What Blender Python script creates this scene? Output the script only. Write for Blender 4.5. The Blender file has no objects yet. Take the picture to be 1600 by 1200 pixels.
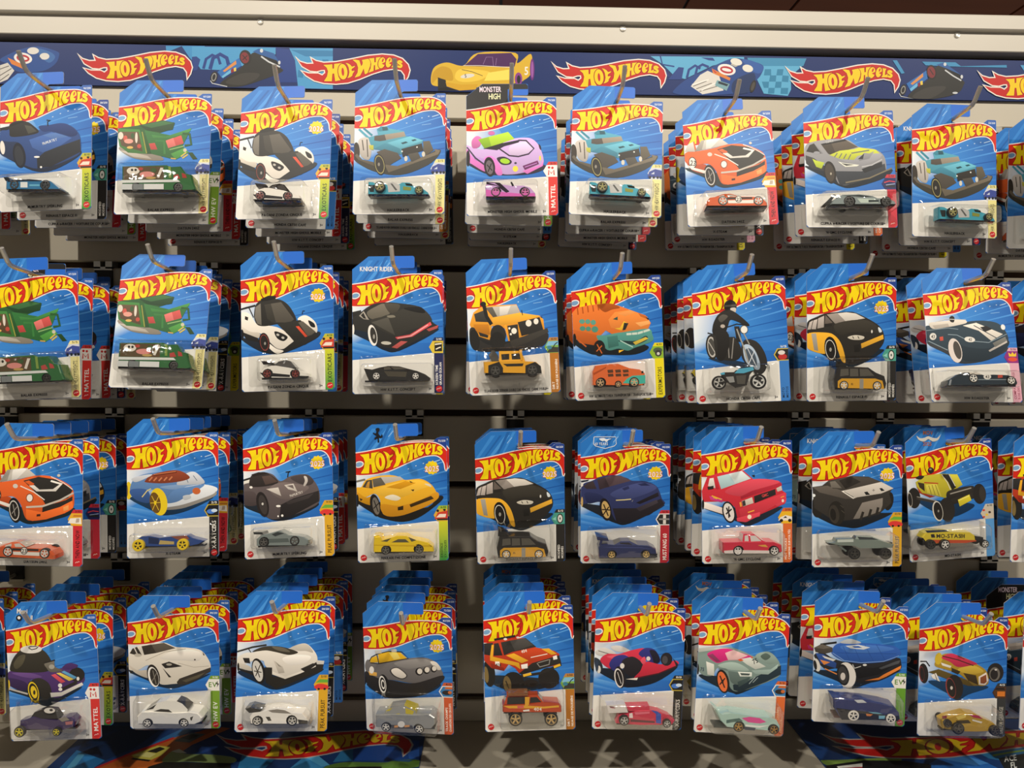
import bpy, math, random
import numpy as np
from mathutils import Matrix, Vector
from mathutils.geometry import tessellate_polygon

random.seed(7)
SC = bpy.context.scene
COL = SC.collection
ZS0 = 1.45                                   # height of the top slot of the slat wall
# ------------------------------------------------------------------ camera
FPX = 1180.0
CAM = np.array([0.0, -1.0663, ZS0 - 0.3331])
YAW, PITCH, ROLL = 0.02532533, -0.02972788, 0.00788425
def cam_axes():
    cy, sy, cp, sp = math.cos(YAW), math.sin(YAW), math.cos(PITCH), math.sin(PITCH)
    fw = np.array([sy*cp, cy*cp, sp]); r = np.array([cy, -sy, 0.0]); u = np.cross(r, fw)
    c, s = math.cos(ROLL), math.sin(ROLL)
    return c*r + s*u, -s*r + c*u, fw
RX, UX, FW = cam_axes()
def ray(px, py):
    return FW + RX*((px-800)/FPX) + UX*((600-py)/FPX)
def project(P):
    d = np.asarray(P) - CAM
    return np.array([800 + FPX*(d@RX)/(d@FW), 600 - FPX*(d@UX)/(d@FW)])
def on_wall(px, py, y=0.0):
    d = ray(px, py); return CAM + d*((y-CAM[1])/d[1])
def on_level(px, py, z):
    d = ray(px, py); return CAM + d*((z-CAM[2])/d[2])
cd = bpy.data.cameras.new('camera'); cam = bpy.data.objects.new('camera', cd); COL.objects.link(cam)
cd.sensor_fit = 'HORIZONTAL'; cd.sensor_width = 36.0; cd.lens = 36.0*FPX/1600.0; cd.clip_start = 0.02
cam.matrix_world = Matrix(((RX[0], UX[0], -FW[0], CAM[0]), (RX[1], UX[1], -FW[1], CAM[1]),
                           (RX[2], UX[2], -FW[2], CAM[2]), (0, 0, 0, 1)))
SC.camera = cam
# ------------------------------------------------------------------ light and exposure
SC.view_settings.view_transform = 'Standard'; SC.view_settings.look = 'None'
SC.view_settings.gamma = 1.0; SC.view_settings.use_curve_mapping = False
SC.view_settings.exposure = -0.2
SC.cycles.transparent_max_bounces = 24
W = bpy.data.worlds.new('store_air'); SC.world = W; W.use_nodes = True
W.node_tree.nodes['Background'].inputs[0].default_value = (1.0, 0.90, 0.78, 1)
W.node_tree.nodes['Background'].inputs[1].default_value = 0.17
LAMP_Z = CAM[2] + 1.62
LAMPS = [(-1.75, -1.65, 108), (-0.62, -1.6, 116), (0.70, -1.6, 116), (1.85, -1.65, 104)]

# ------------------------------------------------------------------ materials
def lin(h):
    h = h*3 if len(h) == 2 else h
    c = [int(h[i:i+2], 16)/255 for i in (0, 2, 4)]
    return tuple((v/12.92 if v <= 0.04045 else ((v+0.055)/1.055)**2.4) for v in c) + (1.0,)
MATS = {}
def mat(name, color=None, rough=0.5, metal=0.0, coat=0.0, attr=False, bump=None, noise=None, spec=0.5):
    if name in MATS: return MATS[name]
    m = bpy.data.materials.new(name); m.use_nodes = True; nt = m.node_tree
    b = nt.nodes['Principled BSDF']
    b.inputs['Roughness'].default_value = rough; b.inputs['Metallic'].default_value = metal
    b.inputs['Coat Weight'].default_value = coat; b.inputs['Coat Roughness'].default_value = 0.12
    b.inputs['Specular IOR Level'].default_value = spec
    if attr:
        a = nt.nodes.new('ShaderNodeAttribute'); a.attribute_name = 'Col'
        nt.links.new(a.outputs['Color'], b.inputs['Base Color'])
    elif noise:
        c2, sc, stretch = noise
        tc = nt.nodes.new('ShaderNodeTexCoord'); mp = nt.nodes.new('ShaderNodeMapping'); n = nt.nodes.new('ShaderNodeTexNoise')
        mp.inputs['Scale'].default_value = stretch; n.inputs['Scale'].default_value = sc; n.inputs['Detail'].default_value = 5
        mx = nt.nodes.new('ShaderNodeMix'); mx.data_type = 'RGBA'
        mx.inputs[6].default_value = lin(color); mx.inputs[7].default_value = lin(c2)
        nt.links.new(tc.outputs['Object'], mp.inputs[0]); nt.links.new(mp.outputs[0], n.inputs[0])
        nt.links.new(n.outputs[0], mx.inputs[0]); nt.links.new(mx.outputs[2], b.inputs['Base Color'])
    else:
        b.inputs['Base Color'].default_value = lin(color)
    if bump:
        sc, st = bump
        n = nt.nodes.new('ShaderNodeTexNoise'); n.inputs['Scale'].default_value = sc
        tc = nt.nodes.new('ShaderNodeTexCoord'); nt.links.new(tc.outputs['Object'], n.inputs[0])
        bp = nt.nodes.new('ShaderNodeBump'); bp.inputs['Strength'].default_value = st; bp.inputs['Distance'].default_value = 0.002
        nt.links.new(n.outputs[0], bp.inputs['Height']); nt.links.new(bp.outputs[0], b.inputs['Normal'])
    MATS[name] = m; return m
M_PRINT = mat('printed_card', attr=True, rough=0.42, spec=0.32, bump=(14.0, 0.05))
M_POSTER = mat('printed_vinyl', attr=True, rough=0.4, spec=0.35)
M_PAINT = mat('toy_enamel', attr=True, rough=0.22, coat=0.6, metal=0.15)
M_WHEEL = mat('toy_plastic', attr=True, rough=0.38)
M_GLASS = mat('tinted_plastic', attr=True, rough=0.08, coat=0.5)
M_SLAT = mat('cream_laminate', 'c9c2b2', rough=0.42, noise=('c0b8a6', 6.0, (1, 1, 1)))
M_CORE = mat('brown_fibreboard', '3a2416', rough=0.85, noise=('2c1a10', 40.0, (1, 1, 1)))
M_RAIL = mat('cream_rail', 'd3cec2', rough=0.38, noise=('c9c2b4', 9.0, (0.3, 1, 1)))
M_DECK = mat('pale_laminate_deck', 'bdb6a6', rough=0.4, noise=('b2aa9a', 5.0, (1, 1, 1)))
M_STEEL = mat('bright_steel', 'cfccc4', rough=0.3, metal=0.7)
M_BLACK = mat('black_steel', '1c1a19', rough=0.4, metal=0.4)
M_CEIL = mat('brown_ceiling_board', '8f4c28', rough=0.6, noise=('7a3e20', 3.0, (1, 6, 1)))
def blister_material():
    m = bpy.data.materials.new('clear_blister'); m.use_nodes = True; nt = m.node_tree
    for n in list(nt.nodes): nt.nodes.remove(n)
    o = nt.nodes.new('ShaderNodeOutputMaterial'); mx = nt.nodes.new('ShaderNodeMixShader')
    t = nt.nodes.new('ShaderNodeBsdfTransparent'); t.inputs[0].default_value = (0.975, 0.975, 0.968, 1)
    g = nt.nodes.new('ShaderNodeBsdfGlossy'); g.inputs['Roughness'].default_value = 0.07
    lw = nt.nodes.new('ShaderNodeLayerWeight'); lw.inputs['Blend'].default_value = 0.5
    pw = nt.nodes.new('ShaderNodeMath'); pw.operation = 'POWER'; pw.inputs[1].default_value = 4.0
    f = nt.nodes.new('ShaderNodeMath'); f.operation = 'MULTIPLY_ADD'; f.inputs[1].default_value = 0.75; f.inputs[2].default_value = 0.085
    nt.links.new(lw.outputs['Facing'], pw.inputs[0]); nt.links.new(pw.outputs[0], f.inputs[0])
    n = nt.nodes.new('ShaderNodeTexNoise'); n.inputs['Scale'].default_value = 55.0; n.inputs['Detail'].default_value = 2
    tc = nt.nodes.new('ShaderNodeTexCoord'); nt.links.new(tc.outputs['Object'], n.inputs[0])
    b = nt.nodes.new('ShaderNodeBump'); b.inputs['Strength'].default_value = 0.45; b.inputs['Distance'].default_value = 0.004
    nt.links.new(n.outputs[0], b.inputs['Height'])
    nt.links.new(b.outputs[0], g.inputs['Normal']); nt.links.new(b.outputs[0], lw.inputs['Normal'])
    nt.links.new(f.outputs[0], mx.inputs[0]); nt.links.new(t.outputs[0], mx.inputs[1]); nt.links.new(g.outputs[0], mx.inputs[2])
    nt.links.new(mx.outputs[0], o.inputs[0]); return m
M_BLISTER = blister_material()

# ------------------------------------------------------------------ mesh helpers
class MB:
    """collects polygons with point colours; points in metres"""
    def __init__(s): s.v = []; s.f = []; s.c = []
    def add(s, pts, faces, col):
        o = len(s.v); s.v += [tuple(p) for p in pts]; s.f += [tuple(i+o for i in f) for f in faces]
        s.c += (list(col) if isinstance(col, list) else [col]*len(pts))
    def box(s, x0, x1, y0, y1, z0, z1, col=(1, 1, 1, 1)):
        p = [(x, y, z) for x in (x0, x1) for y in (y0, y1) for z in (z0, z1)]
        s.add(p, [(0, 1, 3, 2), (4, 6, 7, 5), (0, 4, 5, 1), (2, 3, 7, 6), (0, 2, 6, 4), (1, 5, 7, 3)], col)
    def mesh(s, name, material, smooth=False):
        me = bpy.data.meshes.new(name); me.from_pydata(s.v, [], s.f)
        a = me.color_attributes.new('Col', 'FLOAT_COLOR', 'POINT')
        a.data.foreach_set('color', np.array(s.c, dtype=np.float32).ravel())
        me.materials.append(material)
        if smooth: me.shade_smooth()
        me.update(); return me
def link(name, me, parent=None, loc=None):
    o = bpy.data.objects.new(name, me); COL.objects.link(o)
    if parent: o.parent = parent
    if loc is not None: o.location = loc
    return o
def tag(o, label=None, cat=None, group=None, kind=None):
    if label: o['label'] = label
    if cat: o['category'] = cat
    if group: o['group'] = group
    if kind: o['kind'] = kind
    return o
def tube(mb, pts, r, n=10, col=(1, 1, 1, 1)):
    pts = [Vector(p) for p in pts]; rings = []
    up = Vector((1, 0, 0))
    for i, p in enumerate(pts):
        d = ((pts[min(i+1, len(pts)-1)]-p).normalized() + (p-pts[max(i-1, 0)]).normalized()).normalized()
        a = up.cross(d).normalized(); b = d.cross(a)
        rings.append([p + a*(r*math.cos(2*math.pi*k/n)) + b*(r*math.sin(2*math.pi*k/n)) for k in range(n)])
    v = [q for rg in rings for q in rg]; f = []
    for i in range(len(rings)-1):
        for k in range(n):
            f.append((i*n+k, i*n+(k+1) % n, (i+1)*n+(k+1) % n, (i+1)*n+k))
    f.append(tuple(range(n))[::-1]); f.append(tuple((len(rings)-1)*n+k for k in range(n)))
    mb.add(v, f, col)
def smooth_closed(p, n=5):
    p = np.asarray(p, float); m = len(p); out = []
    for i in range(m):
        a, b, c, d = p[i-1], p[i], p[(i+1) % m], p[(i+2) % m]
        for k in range(n):
            t = k/n
            out.append(0.5*((2*b)+(c-a)*t+(2*a-5*b+4*c-d)*t*t+(3*b-a-3*c+d)*t**3))
    return np.array(out)
def ellipse(cx, cy, rx, ry, rot=0, n=22):
    t = np.linspace(0, 2*np.pi, n, endpoint=False); r = math.radians(rot)
    x, y = rx*np.cos(t), ry*np.sin(t)
    return np.stack([cx+x*math.cos(r)-y*math.sin(r), cy+x*math.sin(r)+y*math.cos(r)], 1)
def stroke(p, w):
    p = np.asarray(p, float); L = []; R_ = []
    for i in range(len(p)):
        d = p[min(i+1, len(p)-1)]-p[max(i-1, 0)]; d = d/(np.linalg.norm(d)+1e-9)
        n = np.array([-d[1], d[0]])*w/2; L.append(p[i]+n); R_.append(p[i]-n)
    return np.array(L+R_[::-1])
def strip_faces(n):
    return [(i, i+1, 2*n-2-i, 2*n-1-i) for i in range(n-1)]
def curve_open(p, n=4):
    p = np.asarray(p, float); q = np.vstack([2*p[0]-p[1], p, 2*p[-1]-p[-2]]); out = []
    for i in range(1, len(q)-2):
        a, b, c, d = q[i-1], q[i], q[i+1], q[i+2]
        for k in range(n):
            t = k/n; out.append(0.5*((2*b)+(c-a)*t+(2*a-5*b+4*c-d)*t*t+(3*b-a-3*c+d)*t**3))
    return np.array(out+[p[-1]])
def tri(p2):
    return [tuple(t) for t in tessellate_polygon([[Vector((q[0], q[1], 0)) for q in p2]])]
# letters: one flat glyph per character, from the built-in font
GL = {}
def load_glyphs(chars):
    obs = []
    for ch in chars:
        cu = bpy.data.curves.new('glyph', 'FONT'); cu.body = ch; cu.size = 1; cu.resolution_u = 2; cu.offset = 0.018
        o = bpy.data.objects.new('glyph', cu); COL.objects.link(o); obs.append((ch, o, cu))
    dg = bpy.context.evaluated_depsgraph_get()
    for ch, o, cu in obs:
        e = o.evaluated_get(dg); me = e.to_mesh()
        v = np.array([(q.co.x, q.co.y) for q in me.vertices]).reshape(-1, 2)
        fs = [tuple(p.vertices) for p in me.polygons]; e.to_mesh_clear()
        x0 = v[:, 0].min() if len(v) else 0; x1 = v[:, 0].max() if len(v) else 0.25
        if len(v): v[:, 0] -= x0
        GL[ch] = (v, fs, x1-x0)
    for ch, o, cu in obs:
        bpy.data.objects.remove(o); bpy.data.curves.remove(cu)
GL[' '] = (np.zeros((0, 2)), [], 0.22)
load_glyphs("ABCDEFGHIJKLMNOPQRSTUVWXYZabceghilmnrtu0123456789/'-.+ÉÈ")
def text_pts(s, h, width=None):
    """points and faces of a line of text, baseline at 0,0, capital height h"""
    V = []; F = []; x = 0; k = h/0.69
    for ch in s:
        if ch not in GL: ch = ' '
        v, f, w = GL[ch]; o = len(V)
        V += [((x+a)*k, b*k) for a, b in v]; F += [tuple(i+o for i in q) for q in f]; x += w+0.08
    tot = (x-0.08)*k; V = np.array(V).reshape(-1, 2)
    if width and tot > 0: V[:, 0] *= width/tot; tot = width
    return V, F, tot

class Art:
    """flat print: layers of coloured polygons, each a hair above the last"""
    def __init__(s, place, dz=4e-6, grad=False): s.grad = grad; s.mb = MB(); s.n = 0; s.place = place; s.dz = dz
    def poly(s, p2, col, faces=None):
        if faces is None:
            if len(p2) < 3: return
            faces = tri(p2)
        s.n += 1; z = s.n*s.dz
        c = [x if isinstance(x, tuple) else lin(x) for x in col] if isinstance(col, list) else lin(col)
        s.mb.add([s.place(x, y, z) for x, y in p2], faces, c)
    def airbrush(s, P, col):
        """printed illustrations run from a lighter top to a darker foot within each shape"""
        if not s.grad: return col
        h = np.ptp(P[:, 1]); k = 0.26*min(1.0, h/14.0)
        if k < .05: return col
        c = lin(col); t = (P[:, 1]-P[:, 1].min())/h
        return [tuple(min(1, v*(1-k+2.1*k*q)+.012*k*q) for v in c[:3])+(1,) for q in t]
    def text(s, st, x, y, h, col, ang=0, width=None, m=None):
        V, F, _ = text_pts(st, h, width)
        if not len(V): return
        a = math.radians(ang); R2 = np.array([[math.cos(a), math.sin(a)], [-math.sin(a), math.cos(a)]])
        V = V@R2 + np.array([x, y])
        if m is not None: V = m(V)
        s.poly(V, col, F)
    def dsl(s, txt, m):
        """m maps the drawing's own coordinates to the surface's"""
        for ln in txt.strip().splitlines():
            t = ln.split()
            if not t: continue
            k, col = t[0], t[1]
            if k == 't':
                x, y = map(float, t[2].split(',')); h = float(t[3]); ang = float(t[4]); st = ' '.join(t[5:])
                V, F, w_ = text_pts(st, h); V[:, 0] *= .76; a = math.radians(ang)
                P = np.stack([x+V[:, 0]*math.cos(a)+V[:, 1]*math.sin(a), y+V[:, 0]*math.sin(a)-V[:, 1]*math.cos(a)], 1)
                s.poly(m(P), col, F); continue
            nums = [tuple(map(float, q.split(','))) for q in t[2:] if ',' in q]
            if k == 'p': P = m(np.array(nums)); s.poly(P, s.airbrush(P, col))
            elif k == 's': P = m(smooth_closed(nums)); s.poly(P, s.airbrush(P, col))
            elif k == 'e':
                rot = float(t[4]) if len(t) > 4 else 0
                s.poly(m(ellipse(*nums[0], *nums[1], rot)), col)
            elif k == 'l':
                s.poly(m(stroke(nums, float(t[2]))), col, strip_faces(len(nums)))
# ------------------------------------------------------------------ the printed pictures and the toys
# drawn in a 1000 x 1200 frame five times finer than the photograph, origin given per design
D = {}
def design(key, org, src, art, car, **kw): D[key] = dict(org=org, src=src, art=art, car=car, **kw)
EXO = ('c9c92e', '3f9440')
design('sp', (0, 110), (1, 1), """
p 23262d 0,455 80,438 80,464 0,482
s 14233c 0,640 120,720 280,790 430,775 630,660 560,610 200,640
s 27467f 0,490 60,470 110,440 200,420 300,470 360,440 480,415 560,440 612,490 630,545 628,640 560,690 400,750 280,768 190,740 100,700 0,645
s 1c2c4c 0,560 70,560 150,570 185,650 190,740 100,700 0,645
s 262626 75,430 130,400 200,403 250,430 300,485 215,512 90,522 74,480
p 4a4a42 190,432 240,440 285,480 218,500
p 1d1d1e 75,425 180,398 182,410 78,445
p 3e63a6 225,545 400,485 560,530 470,590 330,645 250,605
p 5277b4 330,510 430,490 530,520 420,540
s 1f3870 300,440 380,430 480,415 560,445 605,495 560,520 480,500 400,480 330,480
p 22262d 345,640 450,600 625,540 630,640 400,752 290,768 285,690
e 161b28 150,665 48,98 -10
e 2c3038 148,668 33,78 -10
e e6e0d6 22,605 18,52 -6
l 1d1d1e 8 370,440 368,405 392,395 360,392
t d6dce4 332,585 20 -17 McMURTRY
e f0ece6 285,678 22,7
e f0ece6 318,757 8,8
""", """
col 2f78a8
base 1d1f22
b 40,928 42,862 75,856 150,862 230,852 330,862 390,862 432,896 470,928
d e8ecec 160,872 215,872 215,915 160,915
d 14283c 60,858 230,850 330,858 320,866 200,866 60,872
d 6ab4d4 230,890 310,890 310,905 230,905
k 112,893 36 2a3238
k 355,893 38 2a3238
g 1f2630 22,832 60,832 82,860 40,862
""", stripe=EXO, st='EXOTICARS', sc='1f2a20', icon='ex', tab='b9b93a', no='8/10', name='McMURTRY SPÉIRLING', lg='s')
design('bal', (170, 100), (1, 2), """
s 8c8478 80,660 200,735 420,750 350,690 150,640
p b5aca0 85,672 190,722 330,740 300,715 150,680
p 2c5a30 62,505 300,470 505,455 498,505 330,560 250,520 64,532
p 3f7a3a 62,505 240,512 292,700 150,690 85,640 65,560
p 5c4630 72,530 230,530 262,682 100,636
e dcd2c4 95,560 20,28
e c8564a 130,580 16,22
e e09c8c 155,602 34,18
e 3a5a34 185,560 14,20
e dcd2c4 214,575 10,42
e b84a3c 235,640 16,16
e d8b060 165,650 24,10
p 24482a 230,480 420,440 512,460 495,512 400,530 300,520
p 3d6d40 250,478 420,446 500,462 330,500
p 2f6a36 250,512 500,560 640,505 622,540 572,640 600,672 500,742 330,700 272,600
p 468c46 330,552 440,566 642,500 632,526 480,576 340,576
p 27552c 240,515 275,515 330,700 292,700
l 9c9a44 8 258,530 292,695
p c4504c 440,598 562,556 582,620 460,656
p d8706a 440,598 500,576 520,638 460,656
p b84440 310,620 355,615 376,666 325,668
l 3b7a3e 16 360,598 428,602 432,702
l 2c5a30 18 572,542 628,546 642,628 590,636
p 4a9040 480,700 592,652 622,690 520,745
l cdb654 11 560,722 602,690
l cdb654 11 572,735 615,705
l c8a050 9 480,735 520,740
p 20431f 615,690 652,690 692,742 655,745
e c8c0a8 592,672 14,14
l 8cb070 8 470,668 585,640
""", """
col 2f6638
base 24262a
b 98,985 98,795 450,785 480,800 560,795 600,850 645,862 662,930 682,978 660,985
d 5a4a32 115,802 430,800 430,902 115,905
de e0d8cc 190,835 50,30
de 2a2a22 182,828 10,10
de 2a2a22 210,828 10,10
de d88c84 300,862 60,22
de b04438 250,820 20,12
de 3f5a34 350,830 24,18
de b89858 330,890 40,10
d ded8cc 375,885 405,810 428,812 395,890
d 7e9a48 465,800 485,800 490,890 470,890
d d8dcd8 100,908 540,904 560,922 105,930
d c9cccb 100,938 185,938 185,982 100,982
d 7a7f80 190,938 270,938 270,982 190,982
d d9dad8 275,938 430,938 430,980 275,980
w 505,870 540,860 560,895 510,900
w 570,850 600,862 610,890 575,890
wc a84440
k 205,962 34 33302c
k 545,962 34 33302c
""", stripe=('e6da98', 'e6da98'), st='HW HEAVYWEIGHTS', sc='2a2a20', icon='tr', tab='e6da98', no='5/5', name='BALAR EXPRESS', lg='s')
design('zon', (365, 390), (2, 3), """
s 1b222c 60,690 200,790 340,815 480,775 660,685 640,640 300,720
l 2a2a28 14 52,468 100,456 170,438
l 2a2a28 8 120,455 155,530
s e8e0d4 52,505 120,500 180,580 260,592 350,610 430,660 470,715 400,770 340,770 280,720 200,650 130,660 56,640
s cfc6b8 56,600 130,640 200,650 190,690 60,645
s e8e0d4 500,545 545,515 590,525 640,570 656,625 640,656 600,640 560,590
s 2d2b28 160,500 175,430 230,390 310,385 380,400 440,450 490,545 460,575 350,580 250,598 190,590 165,550
p 22211f 212,388 270,362 332,365 326,386 260,402 214,407
p 57524a 240,432 370,412 472,545 440,570 300,570 262,540
p 3c3933 240,432 290,424 330,568 300,570 262,540
p 7a746a 170,452 210,422 218,590 185,580 165,530
p 2a2925 340,580 520,550 650,652 470,715 440,680
p 59544a 505,570 540,560 642,642 585,685
p cf4a30 485,600 510,598 580,680 566,692
s 1e1d1c 318,640 370,650 422,682 390,714 340,692
e b8b4ac 345,665 12,9 20
e b8b4ac 385,688 12,9 20
s 1e1d1c 583,553 627,575 637,607 603,600
p 222120 365,795 470,715 650,652 658,682 560,742 400,787
p 23211f 60,640 190,690 212,725 100,702
s e8e0d4 260,720 330,770 390,790 340,812 280,770
e 1c1a1a 240,725 42,76 -8
e 8a3c34 240,725 34,64 -8
e 24201f 240,725 30,57 -8
e 9a958c 245,732 7,12
e 1c1a1a 66,665 14,42
l 24221f 6 535,505 540,480 556,480
p 2a2826 90,520 115,530 110,555 88,545
""", """
col f0ebe2
base 26262a
b 205,1002 205,950 230,925 290,905 330,905 450,925 520,945 575,965 585,990 562,1002
c 305,908 345,872 400,860 440,870 482,918 450,926
cc 232120
w 385,882 430,870 468,918 405,915
w 330,902 352,878 378,872 378,912
wc 4c4a48
d 242224 205,962 232,990 440,996 440,978 310,965
d 26 505,985 588,988 588,1002 505,1002
k 262,970 38 7e342e
k 483,970 36 7e342e
g 242224 212,868 300,876 314,890 290,896 230,898
""", stripe=EXO, st='EXOTICARS', sc='1f2a20', icon='ex', tab='b9b93a', no='4/10', name='PAGANI ZONDA CINQUE', lg='s', year='2026')
design('hau', (540, 115), (1, 4), """
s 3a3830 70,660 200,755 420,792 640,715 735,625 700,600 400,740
l 4ea2ba 16 105,437 178,505
l 3a8aa0 15 140,430 205,485
s bcb4ac 100,530 150,500 190,520 200,600 180,672 120,642
l 5a544c 8 130,520 140,600
l 5a544c 8 165,515 172,650
e 3a332c 85,610 26,72
p 4f9ab0 175,500 250,480 240,440 270,415 320,415 332,430 450,450 465,490 520,495 602,520 590,545 600,582 420,632 300,600 215,590 190,550
p 3c7e94 215,590 300,545 420,585 420,632 300,602
p 968b7c 222,490 450,455 463,490 262,530 220,525
p 57504a 222,490 300,478 312,522 262,530 220,525
p 3f8aa0 240,440 270,416 320,416 332,445 260,455
p 2f5a66 280,420 322,420 324,446 285,448
p 66b4ca 320,542 500,490 602,524 420,588
p 1f4c58 425,542 465,530 482,540 440,553
p 1f4c58 505,520 535,512 552,520 520,530
p 2e2b26 430,590 590,545 602,602 440,652
e e8e8e0 435,608 6,6
e e8e8e0 552,575 6,6
p 4a443c 240,612 300,590 400,620 430,662 360,702 300,742 290,660 260,640
p 5a5344 600,530 652,525 684,600 622,642 602,600
p 6c6252 300,710 400,722 700,612 690,590 737,600 722,632 400,748 330,772
p 4a463e 480,630 560,615 582,660 510,692
e cfc8b8 465,665 13,21
e cfc8b8 603,630 13,21
e 1e1c1a 262,710 42,82 -10
e 9c925c 262,710 36,72 -10
e 2a2724 262,710 31,64 -10
e 8a8478 256,708 8,14
p 5f574a 75,640 90,625 130,670 215,690 222,722 100,672
p b8b848 180,560 215,560 215,600 185,590
""", """
col 46a6bc
base 2a2c2e
b 165,935 168,835 200,838 225,850 300,852 340,872 420,852 440,840 500,842 527,866 600,886 640,915 650,936
d c4c4c2 320,852 362,835 420,862 420,912 330,918
d 5e605f 345,850 360,850 400,900 385,905
d 8a9240 445,872 510,880 505,905 445,900
d 222a2c 170,862 220,862 215,915 185,915
w 460,847 515,853 522,870 470,866
wc 24302e
k 265,880 42 2c2a24 9a955a o
k 572,908 32 2c2a24 9a955a o
""", stripe=('e2d890', 'e2d890'), st='HW HEAVYWEIGHTS', sc='2a2a20', icon='tr', tab='e2d890', no='2/5', name='HAULERBACK', lg='s')
design('gho', (715, 130), (1, 5), """
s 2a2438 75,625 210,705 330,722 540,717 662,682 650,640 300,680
s c9a8dc 72,490 130,510 210,520 330,480 420,440 540,430 600,455 640,510 666,590 660,640 600,680 520,700 420,715 330,702 250,600 190,590 100,560
s b48ccc 90,560 190,590 250,600 330,702 300,690 200,640
s e07ac8 70,515 130,595 210,640 215,692 140,652 80,602
s e07ac8 205,590 250,570 300,600 335,660 345,716 305,716 270,650 225,620
p e07ac8 500,690 650,640 665,600 662,650 540,712
s d070b0 112,455 150,418 188,440 170,500 120,512
e d070b0 262,395 26,16
p aed432 160,445 390,385 440,440 210,516
p 88b224 160,445 240,425 262,502 210,516
s ddc6ea 400,502 480,465 540,465 580,510 540,550 470,566 410,560
l 2a2030 11 300,500 400,570 470,577 550,557 592,515 530,452 470,450
p 2a2030 200,516 330,476 490,444 470,468 360,498 305,528
s 2a2030 303,590 360,578 417,610 402,638 340,638
e a2d030 366,612 38,20 10
s 2a2030 628,480 645,495 648,525 636,515
e ecd444 447,672 21,23
e ecd444 640,590 8,20
p 6a2860 503,650 620,608 632,636 520,682
l c88cd8 5 520,660 615,628
e 1e1a1e 248,655 42,76 -8
e 6a6068 248,660 28,55 -8
l 1e1a1e 8 228,640 268,685
l 1e1a1e 8 262,630 236,695
e 1e1a1e 84,590 15,62
l 3a3048 12 74,505 140,588 210,640
e 3a3048 448,628 10,8
""", """
col d0a8e0
base 26262a
b 220,882 214,800 232,770 300,776 350,790 430,800 520,798 572,815 608,855 612,882
d e06ac0 222,830 345,850 480,862 600,858 608,884 222,884
d 2a2030 225,770 330,778 405,846 380,856 300,800 225,790
d cfa6de 240,778 290,780 330,812 300,795
w 412,774 424,770 442,802 426,806
wc 2a2a30
k 298,850 38 c860a4
k 528,850 38 c860a4
""", stripe=('d63a34', 'd63a34'), st='MATTEL', sc='f4efe8', icon='mm', tab='d63a34', no='2/5', name='MONSTER HIGH GHOUL MOBILE', lg='s', head='MONSTER')
design('dat', (1055, 140), (1, 7), """
s 18282e 80,620 230,695 330,760 430,765 660,700 706,640 500,680
s d9602a 78,520 100,500 160,495 300,465 400,435 520,430 640,470 690,510 706,580 700,640 640,680 500,730 400,746 350,730 310,640 260,590 200,590 130,600 85,575
s b64a1e 85,560 130,600 200,590 240,600 225,660 130,635
p cfc9bf 80,498 102,442 142,420 160,496
p d9602a 140,420 150,418 168,495 156,498
p c9c3b9 152,495 200,410 340,385 407,432 300,462
p a39d93 152,495 200,410 225,406 205,482
p e9e5de 240,405 320,388 340,395 270,470 235,476
p 2b2926 320,475 430,440 560,450 692,510 660,572 500,642 470,600 380,522
p d9602a 330,480 360,470 400,490 385,515
p ece6dc 362,506 400,500 440,528 540,518 588,482 518,468 524,456 612,474 562,532 420,542
l ece6dc 7 300,512 400,547 482,597
l ece6dc 6 520,432 620,470 690,512
p 2a2724 470,648 640,590 692,558 692,592 600,642 470,688
p ee702e 350,668 470,684 600,640 692,590 702,640 640,682 500,732 400,748 355,732
l c4bcb0 13 350,655 470,642 600,592 697,535
p 3a201a 430,700 458,696 458,712 430,716
p f2a05a 625,640 665,622 668,655 630,668
e 8a4a30 372,590 27,31
e ece8e0 372,590 21,25
e d4ccc0 265,515 18,15
e d4ccc0 578,420 12,10
e 1c1a1a 270,680 45,87 -12
e d0ccc4 266,682 35,70 -12
e 24211f 266,682 30,62 -12
l 8a8680 6 255,640 275,720
l 8a8680 6 285,655 250,705
e 2a2826 138,580 29,43 -8
e ece6dc 137,580 24,37 -8
t 2a2826 118,600 38 8 23
p ece6dc 100,600 160,622 232,640 226,662 130,632
""", """
col cf5a2a
base 2c2c2c
b 245,908 245,872 268,842 330,835 520,835 620,836 690,850 720,880 725,908
c 300,840 380,806 440,803 502,832
w 405,816 440,810 488,833 420,834
w 345,826 385,814 390,832 340,836
wc b8b0a6
d ece6dc 410,866 612,862 612,888 415,888
d 2a2826 405,842 602,840 602,853 405,858
de 2a2826 495,856 27,27
de ece6dc 495,856 22,22
dt 2a2826 478,870 26 23
k 373,868 38 d4d0c8
k 650,868 38 d4d0c8
""", stripe=('d0303a', 'd0303a'), st='THEN AND NOW', sc='2a1618', icon='th', tab='d0303a', no='3/10', name='DATSUN 240Z', lg='s')
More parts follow.
